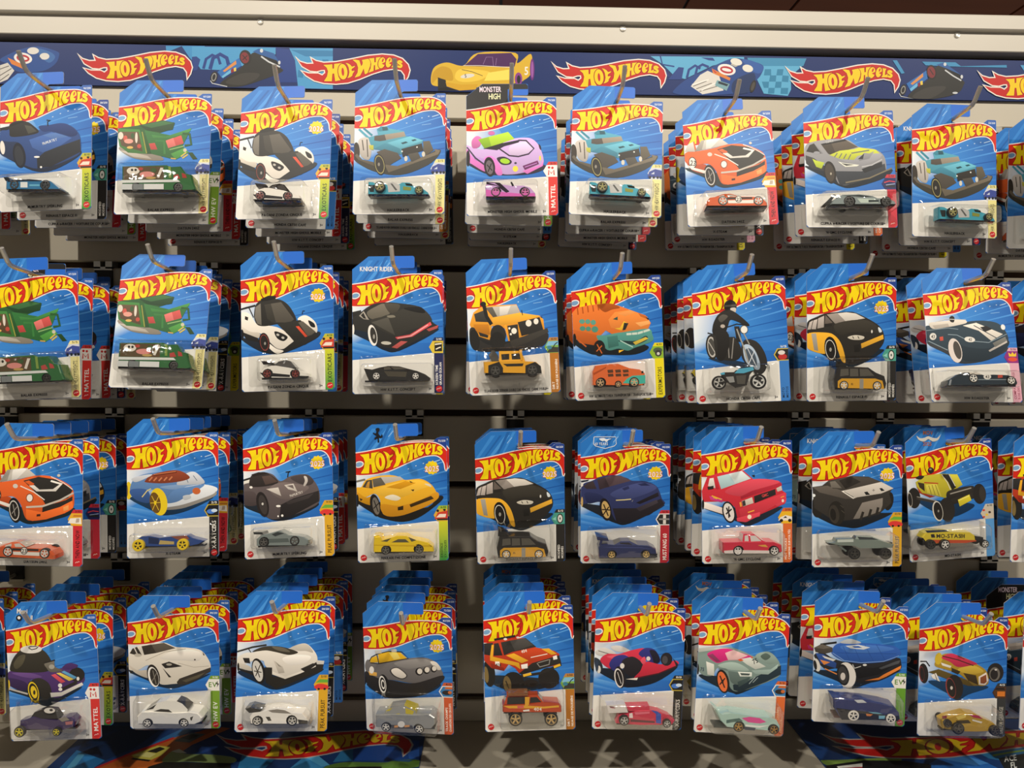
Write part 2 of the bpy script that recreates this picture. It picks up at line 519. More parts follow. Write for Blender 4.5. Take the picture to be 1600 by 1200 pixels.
design('cup', (1245, 140), (1, 8), """
s 14202c 70,600 220,690 330,755 440,765 680,690 735,620 500,680
s 8f8f93 65,500 75,440 150,410 300,390 400,400 480,450 600,465 670,510 692,580 680,640 560,690 420,740 330,742 290,680 230,590 130,600 70,560
p 3a3a3c 70,520 130,540 215,600 210,642 120,622 74,582
p 35332f 75,492 100,442 142,424 202,506 130,502
p 8f8f93 132,425 142,424 202,506 188,506
p 5a5146 185,432 370,394 472,450 262,516 240,505
p 423b32 185,432 262,415 300,505 262,516 240,505
p 222222 185,432 370,392 388,403 200,442
t c8c8c4 225,425 16 -11 CUPRA
p a0a0a6 290,530 470,460 600,465 662,510 640,540 500,600 380,570
p c6ce40 250,516 330,482 440,468 480,455 612,470 642,498 560,500 470,520 440,552 330,545
l 70706f 8 290,532 312,500
l 70706f 8 325,540 347,502
l 70706f 8 360,545 382,505
l 70706f 8 395,550 417,508
l 70706f 9 420,500 560,475
p 8f8f93 480,540 520,495 560,500 600,480 560,540 480,560
p 35353a 470,545 520,500 510,545
p b8c83a 120,545 150,560 212,575 190,622 150,608
p 33383f 290,640 500,640 682,578 692,640 560,692 420,742 330,748
p 26282c 500,622 660,560 662,602 522,652
l b8b8bc 9 500,605 580,590 660,545
l 7a705a 11 375,728 560,692 738,612
p e6e6d6 315,565 350,575 482,590 462,602 372,607
p 4a4a4a 340,578 440,590 380,598
e 26221e 256,650 45,87 -10
e 453d34 253,652 34,70 -10
e a8a090 262,660 7,10
e 9a9aa0 155,500 24,11
""", """
col 8f9a9a
base 3a3d3e
b 265,895 280,862 330,836 430,832 640,848 720,850 770,872 780,895
c 318,838 370,813 500,808 600,824 642,850
w 365,822 500,815 600,830 500,838
wc 3a4242
d cad8cc 470,850 610,852 640,885 500,884
d 3a4444 560,862 640,862 640,878 560,880
k 408,872 42 33332f
k 700,872 40 33332f
g 3a3c3e 232,875 288,818 306,820 268,875
""", stripe=('c83040', 'c83040'), st='', sc='2a1618', icon='rc', tab='c83040', no='5/10', name='CUPRA e-RACER / VOITURE DE COURSE', lg='s')
design('kit', (540, 395), (2, 4), """
s 14202e 60,600 200,700 300,760 420,765 720,610 600,600
p 2a2826 48,465 120,450 122,492 55,522
s 2b2a28 50,520 100,480 200,410 310,390 440,400 560,420 620,460 680,545 722,575 710,602 600,662 450,735 380,750 260,722 200,640 120,610 55,592
s 6f695d 165,470 230,425 300,402 345,470 300,495 205,520
s 4a463e 300,402 350,398 420,410 400,460 345,475
p a8a094 105,495 140,458 182,525 140,520
p 2b2a28 118,490 138,470 160,518 140,514
s 36342f 190,540 330,490 480,430 590,430 672,545 480,612 380,652
p 4c4942 200,545 330,505 385,645 300,600
s 807a6c 320,495 370,490 385,505 340,510
s 1f1e1d 450,440 520,425 590,430 620,470 560,470
p d24c52 385,660 500,640 660,543 672,565 520,657 400,677
p f0a0a0 400,664 500,648 640,562 645,568 510,656 405,672
p b0504c 358,738 430,690 482,695 400,748
p b0504c 630,600 724,568 717,592 650,617
e ece8e0 210,645 34,82 -10
e 33312e 216,645 24,64 -10
e 9a968e 220,655 8,18
e bcb8ac 315,705 40,13 4
e ece8e0 60,600 9,40
t f0f0f0 110,150 34 0 KNIGHT RIDER
""", """
col 2c2b2a
base 1e1e20
b 178,998 160,960 138,903 200,912 260,895 330,882 420,885 480,902 560,922 620,946 660,975 660,998
w 350,890 420,891 475,908 380,912
w 300,895 340,888 360,910 300,915
wc 56524a
d 4e493e 300,925 480,930 470,970 330,965
k 240,963 33 e0dcd6
k 547,963 31 e0dcd6
""", stripe=('262a52', '262a52'), st='SCREEN TIME', st2='GRAND ÉCRAN', sc='f0ece6', icon='fi', tab='20305a', no='2/10', name='HW K.I.T.T. CONCEPT', lg='s')
design('lan', (720, 395), (2, 5), """
s 1c1c1c 75,640 150,760 300,770 520,760 660,690 640,620 300,700
p e0982a 72,562 100,470 150,430 240,415 430,405 470,490 600,490 640,520 650,620 380,690 350,600 300,570 240,575 230,682 140,662 90,602
p b87418 100,560 215,560 228,640 150,640 110,600
s 2c2a28 72,600 110,590 150,680 250,725 380,702 650,620 672,690 600,745 400,755 150,770 82,700
p 3a3834 105,482 182,452 232,545 118,540
p b8b2a6 190,430 430,410 457,470 250,507
p 5f5a50 190,432 245,427 282,500 250,507
p dcd6cc 300,425 385,416 360,482 300,495
p f0ac34 240,510 455,470 620,495 440,545 350,562 250,562
l 222120 28 175,395 200,500 238,562
e 222120 174,405 22,20
p 2b2926 440,545 630,500 646,612 470,652
p 2b2926 360,572 440,560 452,672 380,692
e ece6d8 525,552 23,26
e ece6d8 583,538 19,23
e ece6d8 412,612 21,23
e ece6d8 376,592 8,9
e ece6d8 387,637 8,9
e 2b2926 290,640 60,76 -8
e 1f1e1c 285,690 60,72 -8
e 1f1e1c 110,680 38,82 -8
p 37342f 380,690 672,590 682,622 520,702 400,742
p e0982a 350,562 380,690 368,690 335,572
p e0982a 610,500 640,520 650,600 640,602
l 2b2926 14 140,660 228,690
p 2a2826 140,620 215,645 210,665 150,650
l 2a2624 6 470,450 478,490
""", """
col e8a82c
base 26241f
b 180,940 175,850 310,845 500,845 590,850 620,880 632,920 632,940
c 298,850 298,765 470,763 502,846
w 315,790 378,786 378,832 320,836
w 395,786 455,782 477,830 400,832
wc 34322e
d 2b2926 330,868 492,864 482,886 360,888
d 2b2926 215,880 300,850 330,900 330,942 215,942
d 2b2926 505,880 580,852 625,885 632,942 505,942
k 270,920 46 4a4844
k 560,915 46 4a4844
g 55524c 215,800 245,760 262,762 292,805 292,846 240,846
g e8a82c 455,758 478,755 482,840 468,840
""", stripe=('ae6f28', 'ae6f28'), st='DIRT', st2='NUAGE DE POUSSIÈRE', sc='f2ece0', icon='di', tab='b88040', no='10/10', name="'15 LAND ROVER DEFENDER DOUBLE CAB VÉHICULE À CABINE DOUBLE", lg='l')
design('rex', (880, 405), (2, 6), """
s 141c22 80,640 200,740 330,750 560,745 660,680 400,640
p d8712c 68,430 110,390 200,370 300,355 420,365 520,400 640,440 682,500 660,545 500,572 380,592 330,562 280,612 270,682 130,662 80,602
p b85a20 75,560 270,600 270,682 130,662 80,602
l b45418 10 112,392 118,445
l b45418 10 150,384 156,435
l b45418 10 190,376 196,425
l b45418 10 230,370 236,418
l b45418 10 270,362 276,408
s a85018 270,372 330,352 400,360 440,385 380,400 320,420
p e6863a 350,480 400,420 520,400 652,450 677,505 655,552 500,572 370,542
p f09a50 420,430 520,402 560,420 480,450
p c46828 580,420 650,450 668,475 600,450
p f0a860 560,500 670,480 677,505 600,530
p 2f2420 640,455 668,465 660,478
s 4c8c82 325,600 420,580 480,572 660,545 692,590 690,642 560,692 500,717 430,702 340,712 258,610
s 223a3a 425,640 560,640 640,600 652,632 560,672 480,660
l c6d4c6 17 490,590 580,582 672,552
l 4c8c82 4 530,575 532,600
l 4c8c82 4 575,570 577,597
l 4c8c82 4 620,560 622,585
p c8b040 540,652 640,610 662,622 560,672
p 3a7068 340,612 420,600 430,680 350,700
l a8ccc0 8 440,640 540,690
p 35564c 385,475 422,453 422,482
p ecb830 398,547 440,540 470,490 492,500 450,562
p 2a2a28 472,500 506,505 482,556 460,560
e 5c9c8a 148,496 22,18
e 5c9c8a 192,496 20,18
e 5c9c8a 234,502 20,20
e 4c8c7a 152,550 22,18
e 4c8c7a 196,552 20,18
e 4c8c7a 246,555 26,24
e 1f1c1a 280,700 45,62
l c0602a 8 262,670 300,740
l c0602a 8 300,680 258,725
e 1f1c1a 90,640 14,50
l c0602a 10 120,640 180,690
p ecb830 430,715 470,712 430,735
""", """
col ea7038
base 3a302a
b 230,985 228,880 250,832 330,820 430,815 520,850 600,860 640,890 646,970 622,985
d 4ac0ae 465,968 500,932 540,910 642,905 642,970 590,975
d 2a2a24 610,875 625,872 628,890 612,892
w 345,865 388,862 392,886 350,889
w 405,864 448,861 452,884 410,887
w 464,864 508,862 512,882 470,886
w 348,897 390,894 394,916 352,918
w 408,896 450,893 454,914 412,917
w 466,896 508,894 512,912 470,916
wc 5a3a26
d b85020 235,890 335,840 335,850 240,905
k 290,965 38 3a322a c8a880
k 555,960 40 3a322a c8a880
k 430,978 26 3a322a c8a880
""", stripe=('e0d022', 'e0d022'), st='EXPERIMOTORS', sc='23231a', icon='mo', tab='e0d022', no='4/10', name='HW ULTIMATE T-REX TRANSPORTER / TRANSPORTEUR', lg='l')
design('hon', (1070, 410), (2, 7), """
s 15293e 180,745 420,770 620,830 560,860 300,790
e 2a2826 205,660 46,96 -6
e b8b4ac 205,660 34,80 -6
e 4a4844 203,660 26,66 -6
l b8b4ac 6 180,620 240,720
s 2b2926 215,560 260,540 330,560 400,600 440,700 400,762 300,762 240,742 225,650
l 8a8680 8 330,600 340,745
l 8a8680 8 375,590 360,750
s 2a2826 440,640 480,600 560,620 620,700 642,800 600,870 540,850 500,820 440,740
s a4b4c4 450,660 490,640 540,680 580,770 580,830 540,830 470,770
s 44505c 465,690 500,670 545,720 560,800 520,800 480,760
l d8dce0 5 480,660 560,820
l d8dce0 5 540,690 490,800
e 2a2826 350,345 50,48
p 5a564e 308,338 396,330 398,345 306,352
s c6beb2 350,362 392,358 390,392 365,398
s 2a2826 212,500 240,430 280,390 330,370 400,400 495,480 482,498 400,462 350,452 330,502 300,562 218,562
s 57534c 255,440 290,410 330,425 280,470
s 22201e 230,540 322,540 342,640 300,755 250,752 250,640
e b8aca0 290,500 18,14
l 2a2826 9 172,552 240,570
p 4a80bc 335,540 385,530 397,582 340,582
p 2a2826 380,500 420,500 440,620 400,620
l 24221f 8 300,515 400,482 495,490
e 55524c 457,525 32,34
e eeeae0 458,525 26,28
l 9a9890 11 400,520 462,680 492,782
l 9a9890 9 455,555 500,640
""", """
col 2f2d2c
base 2a2a2a
narrow
b 330,935 288,885 282,872 300,858 385,856 400,842 520,815 546,836 510,880 488,960 400,982
d 58b0d0 388,866 420,832 532,815 542,840 460,866
d 58b0d0 275,866 312,856 312,876 285,878
d 9a9a98 320,895 380,890 390,935 350,940
d 55524c 400,885 480,880 470,950 410,950
g 2f2d2c 520,820 540,818 600,925 580,930
g 2f2d2c 340,920 350,935 275,950 265,935
k 270,940 56 2a2a2a b4b2ac
k 578,930 62 c8c8c4
""", stripe=('3a78c0', '3a78c0'), st='MOTO', st2='MOTOS', sc='1f2a3c', icon='mc', tab='3a78c0', no='1/5', name='HONDA CB750 CAFÉ', lg='l')
design('esp', (735, 665), (3, 5), """
s 14222e 60,650 200,740 330,800 440,805 640,690 500,680
s 2b2824 50,520 60,480 120,450 200,420 360,408 420,415 520,460 600,510 636,570 632,640 560,722 440,792 330,782 300,680 240,590 180,580 54,572
s e2a72c 48,578 200,565 270,590 322,660 352,776 322,772 290,690 250,622 200,612 188,660 192,722 58,682
p 9c988e 85,574 122,571 142,702 110,696
e 1c1a18 238,685 49,92 -10
e e2ded2 235,690 39,74 -10
e 1f1c1a 235,690 35,68 -10
e 9a968c 235,690 9,15
p c2b6ae 54,546 70,490 95,475 80,542
p c2b6ae 85,541 100,475 130,465 120,541
p b8aca4 130,536 135,460 180,440 180,526
p 6f645c 186,502 190,435 247,491
p d6cfc5 200,430 350,412 420,420 492,455 265,497
p 9c928a 200,430 280,418 347,481 265,497
s 3a362f 265,500 480,465 600,520 630,570 540,560 400,560 300,580
s ccc4b4 363,597 420,580 487,590 472,612 400,614
l 3a362f 6 400,590 410,606
l 3a362f 6 440,588 450,606
p dca432 465,642 630,573 634,605 470,677
p 1f1d1a 412,655 455,645 460,700 418,705
e dcd8d0 545,552 6,12
s dce4e8 592,520 610,530 620,552 600,556
p 2a2624 185,500 245,495 240,515 190,520
""", """
col 2a2724
base 1e1d1c
b 215,1025 205,960 225,870 245,865 470,868 530,905 595,930 612,985 606,1022
d e2a72c 232,1025 232,975 260,955 520,950 575,965 588,1015 588,1025
d 9c988e 400,955 430,955 430,1028 400,1028
dt 3a2a18 335,1003 15 F1
w 252,886 312,881 316,930 248,940
w 324,881 386,881 390,935 324,938
w 398,881 462,880 512,930 402,935
wc 57534b
k 280,1005 37 26 e0dcd2
k 535,1003 37 26 e0dcd2
g 24221f 218,825 260,836 300,860 300,866 215,866
""", stripe=('2a2826', '2a2826'), st='MODIFIED', st2='MODIFIÉS', sc='e8e4dc', icon='wh', tab='2a2826', no='5/5', name='RENAULT ESPACE F1', lg='l', year='2025')
design('roa', (1400, 405), (2, 9), """
s 33363a 240,645 400,745 500,815 700,795 880,705 700,680
s 2f3f4a 225,540 260,520 400,530 560,490 700,485 800,510 860,580 876,640 860,702 720,790 520,802 420,722 330,682 240,642
s 22303a 420,650 560,690 720,700 870,640 860,702 720,790 540,800 500,740
s ddd4c7 258,500 330,490 420,480 520,475 545,500 460,522 400,532 300,547 265,532
p b8aea2 280,520 400,505 410,530 300,545
s 2a2826 412,460 430,445 450,460 445,495 418,490
l d8d4cc 5 300,495 380,470 540,478
p e4dcd0 515,522 620,500 832,590 740,642 640,562
p 2b2b2b 650,535 700,525 748,550 690,572
l 22303a 6 600,520 780,620
l 8fa0aa 5 400,590 470,595 560,640 720,655 862,590
l 8fa0aa 4 230,560 400,540 480,550
e e4e0d8 570,630 42,21 8
t 2a2826 560,642 24 5 43
e ecece8 832,535 17,22 -20
e ddd1c9 458,715 50,97 -15
e 4a4642 474,712 28,72 -15
p bcb4ac 718,717 860,632 866,656 728,728
p 74746f 750,660 850,610 862,642 770,692
e dcd8d0 285,605 26,27
t 2a2826 270,618 26 5 43
p c85040 335,610 362,605 366,636 340,640
l 8a9aa4 6 250,640 400,712
""", """
col 2a3640
base 25282c
b 410,985 420,940 480,900 540,882 620,884 680,905 760,900 880,905 940,930 955,965 950,980
d ddd4c7 570,885 650,888 668,902 580,900
de ece8e0 713,918 30,21
dt 2a2826 697,930 22 43
d c85040 795,905 832,903 832,925 795,928
d 8a98a0 640,938 860,938 860,944 640,944
w 600,880 630,870 640,884 610,886
wc c8c4bc
k 605,930 37 e0dcd4
k 900,948 35 e0dcd4
""", stripe=('dca4b4', 'dca4b4'), st='COMPACT KINGS', st2='ROIS DES', sc='8a3048', icon='ki', tab='dca4b4', no='5/10', name='HW ROADSTER', lg='l')
design('xst', (190, 645), (3, 2), """
s 15324e 60,660 230,760 330,800 520,760 720,650 400,680
e e2c422 56,610 24,68
e 8a6a20 44,612 8,44
s 5a7fb0 75,560 130,500 250,470 420,460 560,460 640,530 652,602 560,642 470,642 420,692 350,712 300,620 200,600 80,632
s 34548c 80,600 200,605 220,700 130,690 70,640
s 7e9cc4 300,580 450,560 620,550 560,580 400,600
s d6dade 440,602 620,560 740,580 737,620 640,682 450,737 330,747 350,712
s 8c8882 330,742 480,715 700,640 737,610 722,652 500,738 360,757
s 5a7fb0 345,700 400,610 520,578 645,560 600,600 520,645 430,695
s ccd0d8 480,490 560,460 620,500 645,550 520,562 430,560
l 5a6a80 5 500,500 520,545
l 5a6a80 5 560,490 590,530
s 8a4028 185,532 250,482 430,450 532,500 480,532 330,552 200,547
l c87a52 11 215,535 240,505
l c87a52 11 250,535 275,508
l c87a52 11 290,535 315,508
l c87a52 11 330,532 355,505
l c87a52 11 370,528 395,500
l 6a2a18 12 250,492 430,464
l c87a52 6 250,486 425,460
s c8ccd4 80,520 150,495 240,485 180,520 110,545
l d8c880 8 160,660 200,610 230,595
e e2c422 290,695 66,107 -10
e 6a4c1c 262,703 42,82 -10
l d8b838 5 235,650 290,760
l d8b838 5 290,650 240,760
l d8b838 5 225,705 302,700
e e2c422 262,703 10,16
e c46434 585,610 32,26
s b8bcc0 480,650 530,640 540,665 490,680
""", """
col 2c4a8c
base 3a3c44
b 92,1050 95,1000 140,970 200,965 280,980 380,970 500,960 540,980 640,1005 602,1030 530,1046
d 8a5040 370,970 500,962 520,990 440,1000
d c0a868 290,1000 400,1010 400,1032 280,1032
d 1c2c54 200,975 280,985 280,1030 200,1025
k 128,1038 47 e0c020 e0c020 o
k 475,1030 45 e0c020 e0c020 o
""", stripe=('262422', '262422'), st='X-RAYCERS', sc='e8e4dc', icon='ra', tab='262422', no='2/5', name='X-STEAM', lg='s')
design('spg', (370, 650), (3, 3), """
s 17202a 60,690 200,770 290,812 420,800 640,690 500,660
p dcd8d0 50,512 120,495 100,560 52,560
l 2a2826 15 48,508 130,484
s 5a5050 48,552 110,520 140,465 210,445 280,460 340,510 420,470 540,455 600,500 642,580 640,670 560,722 400,782 260,802 200,742 160,692 52,692
s 4a4040 52,600 140,600 160,692 52,692
s 322c2a 115,470 180,445 240,450 322,515 250,547 108,552
p 54443e 195,476 260,466 320,515 222,540
p 2a2422 115,462 170,444 240,446 230,456 130,478
s 6e6260 250,572 340,520 470,530 562,560 430,642 330,642
s 463e3e 420,480 540,458 600,505 560,540 470,520
p c4bcb4 228,572 322,558 345,625 300,605
p c4bcb4 368,540 440,528 472,592 440,580 400,572
p 6e6260 385,545 435,538 445,568
s c4bcb4 522,470 545,475 552,510 530,545 518,540 530,505
p 262222 340,692 440,642 640,580 642,662 420,782 330,797
p 3a3434 380,670 600,600 560,640 400,690
e 262120 200,690 46,98 -12
e 3c3634 203,692 30,76 -12
e c8c4bc 200,686 8,10
e f0ece4 322,702 18,8
e f0ece4 352,775 9,9
e f0ece4 320,780 6,7
t d4ccc4 415,632 18 -18 McMURTRY
l 24211f 8 395,480 400,445 418,435 380,440
e f0ece4 112,560 12,9
""", """
col 808a88
base 2a2a2c
b 150,1015 150,960 190,930 260,915 330,895 400,930 470,935 520,945 562,970 562,995 545,1012
w 272,925 318,906 372,916 300,940
wc 33383a
d 5a6462 250,960 400,955 410,985 250,990
k 210,985 38 55534f
k 452,975 38 55534f
g 2f3334 126,908 196,908 205,926 132,926
""", stripe=('d8a428', 'd8a428'), st='PEAK PURSUIT', sc='2a2418', icon='pk', tab='d8a428', no='9/10', name='McMURTRY SPÉIRLING', lg='l', year='2025')
design('f40', (545, 650), (3, 4), """
l 7a7468 14 58,520 130,502
s 1c1a18 60,650 200,770 280,805 420,825 560,780 728,650 700,620 560,720
s e0a826 60,570 100,560 130,510 200,480 320,465 400,480 440,500 560,490 640,530 682,590 700,630 640,682 560,722 400,778 280,776 250,720 240,650 200,610 130,640 64,652
s c48a14 64,600 130,640 190,630 180,700 70,660
s c4881a 250,692 400,700 560,650 680,590 700,630 640,682 560,722 400,778 280,776
p 46423a 108,562 140,510 182,503 187,572
p c08a30 132,560 150,520 165,515 160,568
p b4aea4 188,560 188,500 255,480 400,475 427,496 290,530
p 615b50 184,500 250,485 287,540 195,562
s eab83c 190,600 290,545 460,505 560,500 640,540 560,570 380,640
p d29418 290,560 440,508 522,522 400,572
p 5a4a20 470,505 500,518 480,522
s dcd4bc 278,640 340,615 402,640 362,662
s dcd4bc 588,528 630,530 642,552
p 3a2a10 470,690 640,620 662,642 480,712
p 2a2010 378,712 422,700 422,732 380,737
p 33281a 480,575 510,572 500,588
e 1f1c1a 205,700 38,87 -10
e 6c665e 211,705 26,68 -10
l 1f1c1a 7 195,660 228,750
l 1f1c1a 7 235,680 192,725
e 1f1c1a 70,665 10,47
p 33281a 85,645 110,655 95,670
s 17181c 212,112 228,103 243,108 240,128 232,142 250,165 262,150 266,172 250,182 238,180 240,212 228,214 226,185 206,196 205,180 218,168 196,152 192,140 212,146 218,130
""", """
col f0cc20
base 2a2a28
b 190,1065 190,1000 195,945 245,942 252,970 340,948 370,937 450,938 500,965 560,975 620,990 660,1025 666,1060
d d8b010 195,1005 640,1010 655,1022 195,1012
w 333,987 385,962 442,962 472,987
w 250,978 332,953 300,982
w 465,945 528,970 490,982
wc 57523c
d 3a3820 620,1000 650,1018 645,1022
k 288,1048 37 66645c
k 550,1040 37 66645c
g f0cc20 194,936 236,932 244,950 198,952
""", stripe=EXO, st='EXOTICS', st2='EXOTIQUES', sc='25401f', icon='ex', tab='9ab838', no='6/10', name='FERRARI F40 COMPETIZIONE', lg='l', year='2025')
design('mus', (895, 665), (3, 6), """
s 1a1e26 62,600 200,690 330,755 440,760 715,620 500,660
s 2e3560 65,500 90,450 150,430 230,395 330,388 420,410 460,430 560,435 650,475 692,570 712,612 600,682 420,742 340,742 290,660 230,590 130,600 68,600
p 20263c 66,430 130,420 120,432 70,442
p 3c3236 85,472 120,445 160,430 187,492 110,492
p 55444a 190,420 280,395 370,390 452,430 260,482 210,497
p 3c3036 190,420 250,402 285,476 260,482 210,497
s 414a7c 290,532 420,470 560,445 650,490 480,562 380,572
p 2a3058 380,490 430,470 440,490 400,505
p 2a3058 500,455 560,448 600,468 530,470
s 232a50 100,520 220,540 250,600 200,590 120,600
p 221e24 310,642 520,642 682,570 712,612 600,692 420,752 340,747
l d0c088 8 335,580 400,577 452,572
p 1f1b22 490,600 660,520 668,550 520,610
p 3a343c 490,642 650,577 662,602 520,667
p 8a8488 455,590 470,572 462,592
e 1e1a1e 255,650 43,88 -12
e c4a264 258,652 31,68 -12
l 2a2018 9 240,610 276,700
l 2a2018 9 280,630 238,690
l 2a2018 9 228,650 290,655
e c4a264 75,590 8,38
e e0dcd4 72,460 12,14
l dfe6ee 5 168,95 332,95 336,150 320,165 250,184 178,165 162,150 166,95
s dfe6ee 205,110 240,104 262,112 300,108 275,120 262,135 245,125 228,128
t dfe6ee 172,158 20 0 60 YEARS
""", """
col 2c3460
base 1f1f24
b 205,1035 200,960 212,932 280,930 330,935 510,935 600,940 652,970 662,1032
c 318,938 378,911 450,910 515,938
w 372,920 440,919 480,940 370,942
wc 25222a
d 414a80 220,950 330,945 520,948 640,965 520,958 330,956
d 1c1e30 600,1000 660,1000 660,1030 610,1030
k 303,1008 35 c8a868
k 573,1006 35 c8a868
g 2a3158 184,868 276,884 282,904 192,896
g 2a3158 215,890 235,895 225,935 205,935
""", stripe=('b02a34', 'b02a34'), st='MUSTANG 60', sc='f0e8e0', icon='ms', tab='c03038', no='1/5', name='', lg='l', year='2025')
design('gmc', (1090, 655), (3, 7), """
s 1a2632 45,680 200,750 310,800 420,825 660,690 480,700
p c82f3c 32,560 75,450 140,430 170,420 350,400 430,470 640,490 660,560 690,580 680,660 490,742 380,802 310,792 290,692 240,642 200,642 40,645
p e8dcd4 40,642 190,690 200,742 45,692
p c83c80 90,600 190,620 190,650 100,630
p b4d2d6 150,450 340,405 412,465 180,547
p dce8e8 240,428 340,405 402,466 290,505
p c82f3c 60,500 78,450 140,435 165,545 150,550
p dcd8d0 80,522 92,465 122,460 137,540
s d84a5a 210,562 420,470 640,490 420,560 330,602
p b0283a 330,605 420,562 650,495 655,520 430,592 335,625
p 2a2526 435,602 602,545 607,590 440,657
t d84848 500,612 22 -16 GMC
p ccc4b8 340,640 420,610 432,655 350,682
p 3a3634 342,642 365,632 372,672 350,680
p e8a040 322,650 335,645 342,680 328,685
p ccc4b8 610,540 650,520 657,555 620,567
p cf3a48 318,702 682,572 690,622 480,742 330,765
p b02a3a 318,760 480,738 480,760 330,790
p d84454 300,772 482,725 482,752 370,803 305,795
p d84454 600,670 690,625 685,650 620,682
e f0e4cc 400,762 16,17
e f0e4cc 662,637 9,12
l f0a840 9 388,728 438,712
l f0a840 7 645,612 672,602
l ecb83a 8 108,598 145,612 185,628
l ecb83a 6 120,612 150,622
e 1e1c1c 240,725 49,84 -14
e dcd8d0 240,725 39,72 -14
l 2a2626 11 222,690 250,760
l 2a2626 11 262,700 218,740
l 2a2626 9 240,680 240,770
e 1e1c1c 42,665 9,38
p 2a2624 75,530 122,520 122,546 80,552
p 2a2624 415,440 442,435 440,455
""", """
col d42f48
base 2a2628
b 200,1045 198,965 350,960 520,960 600,960 660,985 666,1038
c 352,962 364,905 450,904 502,945 542,963
w 375,915 402,912 402,956 370,956
w 416,915 457,914 502,955 420,958
wc c6beba
d e8dcd8 205,1028 280,1022 560,1026 560,1048 210,1048
d e8a84a 470,985 530,980 550,1000 500,995
k 315,1028 39 dcd8d4
k 600,1028 39 dcd8d4
""", stripe=('d86a30', 'd86a30'), st='HOT TRUCKS', st2='CAMIONS SURVOLTÉS', sc='f4ece0', icon='tk', tab='d86a30', no='3/10', name="'91 GMC SYCLONE", lg='l')
design('cyb', (1260, 665), (3, 8), """
s 181c22 50,660 180,760 300,790 420,790 660,690 560,680
e 26231f 85,630 46,84
e 26231f 640,590 36,72 10
p 37332f 45,480 120,470 170,430 340,395 480,400 580,440 670,490 642,532 662,602 560,692 380,732 280,740 180,720 60,642
p 5c554e 48,482 160,470 280,510 362,570 300,572 100,522
p 4a443e 165,440 340,395 500,408 578,440 420,482 290,500 200,492
p 2f2b27 250,430 340,398 420,440 300,495
p 746d64 180,440 220,434 272,490 190,486
p cdc5bb 268,512 580,440 677,490 580,530 390,560 360,572
p e8e2d8 268,512 290,508 372,560 360,572
l 2a2622 5 290,515 365,560
p 807870 360,727 430,602 592,565 590,620 575,668 500,695 400,725
l 2c2824 20 418,735 438,672
l 2c2824 20 482,715 500,652
l 2c2824 20 542,695 556,638
p 222222 445,520 470,515 492,540 460,542
p 222222 565,490 585,488 607,508 580,512
l 2a2622 3 508,505 530,505
l 2a2622 3 519,495 519,515
e 26231f 232,680 62,92 -8
e 38332d 212,690 40,72 -8
e 201d1a 205,692 22,46 -8
e ecf0f0 55,545 14,12
l 4a443c 5 260,620 285,640
l 4a443c 5 268,660 292,680
""", """
col 7e8a82
base 2a2c2c
b 180,925 240,918 250,895 380,890 400,900 600,905 702,935 692,962 560,966 430,966 380,946 260,942
c 398,898 410,876 540,880 602,906
w 420,880 535,885 580,902 430,898
wc 33383a
d cfd8d0 252,897 378,893 378,915 252,918
k 378,1003 46 33322e 3c3a36 o
k 622,1003 46 33322e 3c3a36 o
g 6a7470 260,945 275,945 330,985 320,995
""", stripe=('d8a428', 'd8a428'), st='PEAK PURSUIT', sc='2a2418', icon='pk', tab='d8a428', no='10/10', name='', lg='l', year='2025')
design('sta', (1400, 660), (3, 9), """
s 123050 160,600 300,700 420,740 560,690 600,640 420,620
e 2a2725 140,590 48,78 -5
e c8c0b4 106,602 20,57 -8
e 2a2725 109,602 15,49 -8
l 3a3632 22 160,590 310,622
l 9a958c 5 160,580 310,612
p b8ac30 150,470 220,420 330,405 470,410 512,490 400,562 380,592 300,572 200,552 160,512
p a43a20 158,500 200,552 300,578 260,588 180,552
s 2e2a26 150,440 180,420 215,425 190,450
p 3a3020 165,470 215,480 220,540 180,510
p c8bc48 225,490 310,482 352,582 240,552
l 6a6018 4 250,495 270,560
l 6a6018 4 275,492 300,568
l 6a6018 4 300,490 330,574
l b84428 9 215,473 322,480
p 2b2824 350,410 405,410 462,510 430,530 400,470
l d8d4cc 5 348,410 392,470 420,530
l d8d4cc 5 405,410 455,500
p d2c640 410,412 470,412 510,488 470,505
s 2e2a26 385,562 420,530 580,498 602,520 592,562 440,602 400,602
l 9a948a 9 415,560 580,515
p 2e2a26 420,600 600,550 620,590 440,640
p d2c232 475,605 565,565 582,610 490,657
l f0e890 5 480,612 565,575
e 2a2725 392,680 60,92 -8
e ccc8c0 320,690 39,78 -12
e 24211f 323,690 33,69 -12
e 8a867c 325,690 6,10
e 2a2725 645,560 52,78 -6
e 3a3632 668,560 24,60 -6
e 2a2826 265,380 23,24
e 8a867c 262,372 10,7
s d2cec6 155,118 180,135 215,132 243,120 275,130 310,133 336,112 318,148 280,160 245,142 215,160 175,152
t b06a4a 205,108 30 0 MOV
t b06a4a 205,192 28 0 2025
""", """
col e0c838
base 2a2a28
b 215,908 240,872 290,850 420,855 450,862 600,865 636,890 642,930 560,945 300,955 240,940
d c8502a 250,922 640,925 642,935 560,948 300,950
d 2c3a4c 238,850 400,845 425,858 260,868
dt 2a2624 330,908 30 MO-STASH
d 2a2624 285,880 312,878 320,905 290,905
d 8a7a20 515,880 540,880 540,905 518,908
k 385,955 40 2c2a28 e4e0d8 o
k 697,950 31 2c2a28 e4e0d8 o
k 275,955 38 2c2a28 3a3834 o
g 2c2a28 640,895 700,905 700,955 640,940
""", stripe=('5a98d0', '5a98d0'), st='', sc='e8f0f4', icon='ar', tab='c8c0b0', no='6/10', name='MO-STASH', lg='l')
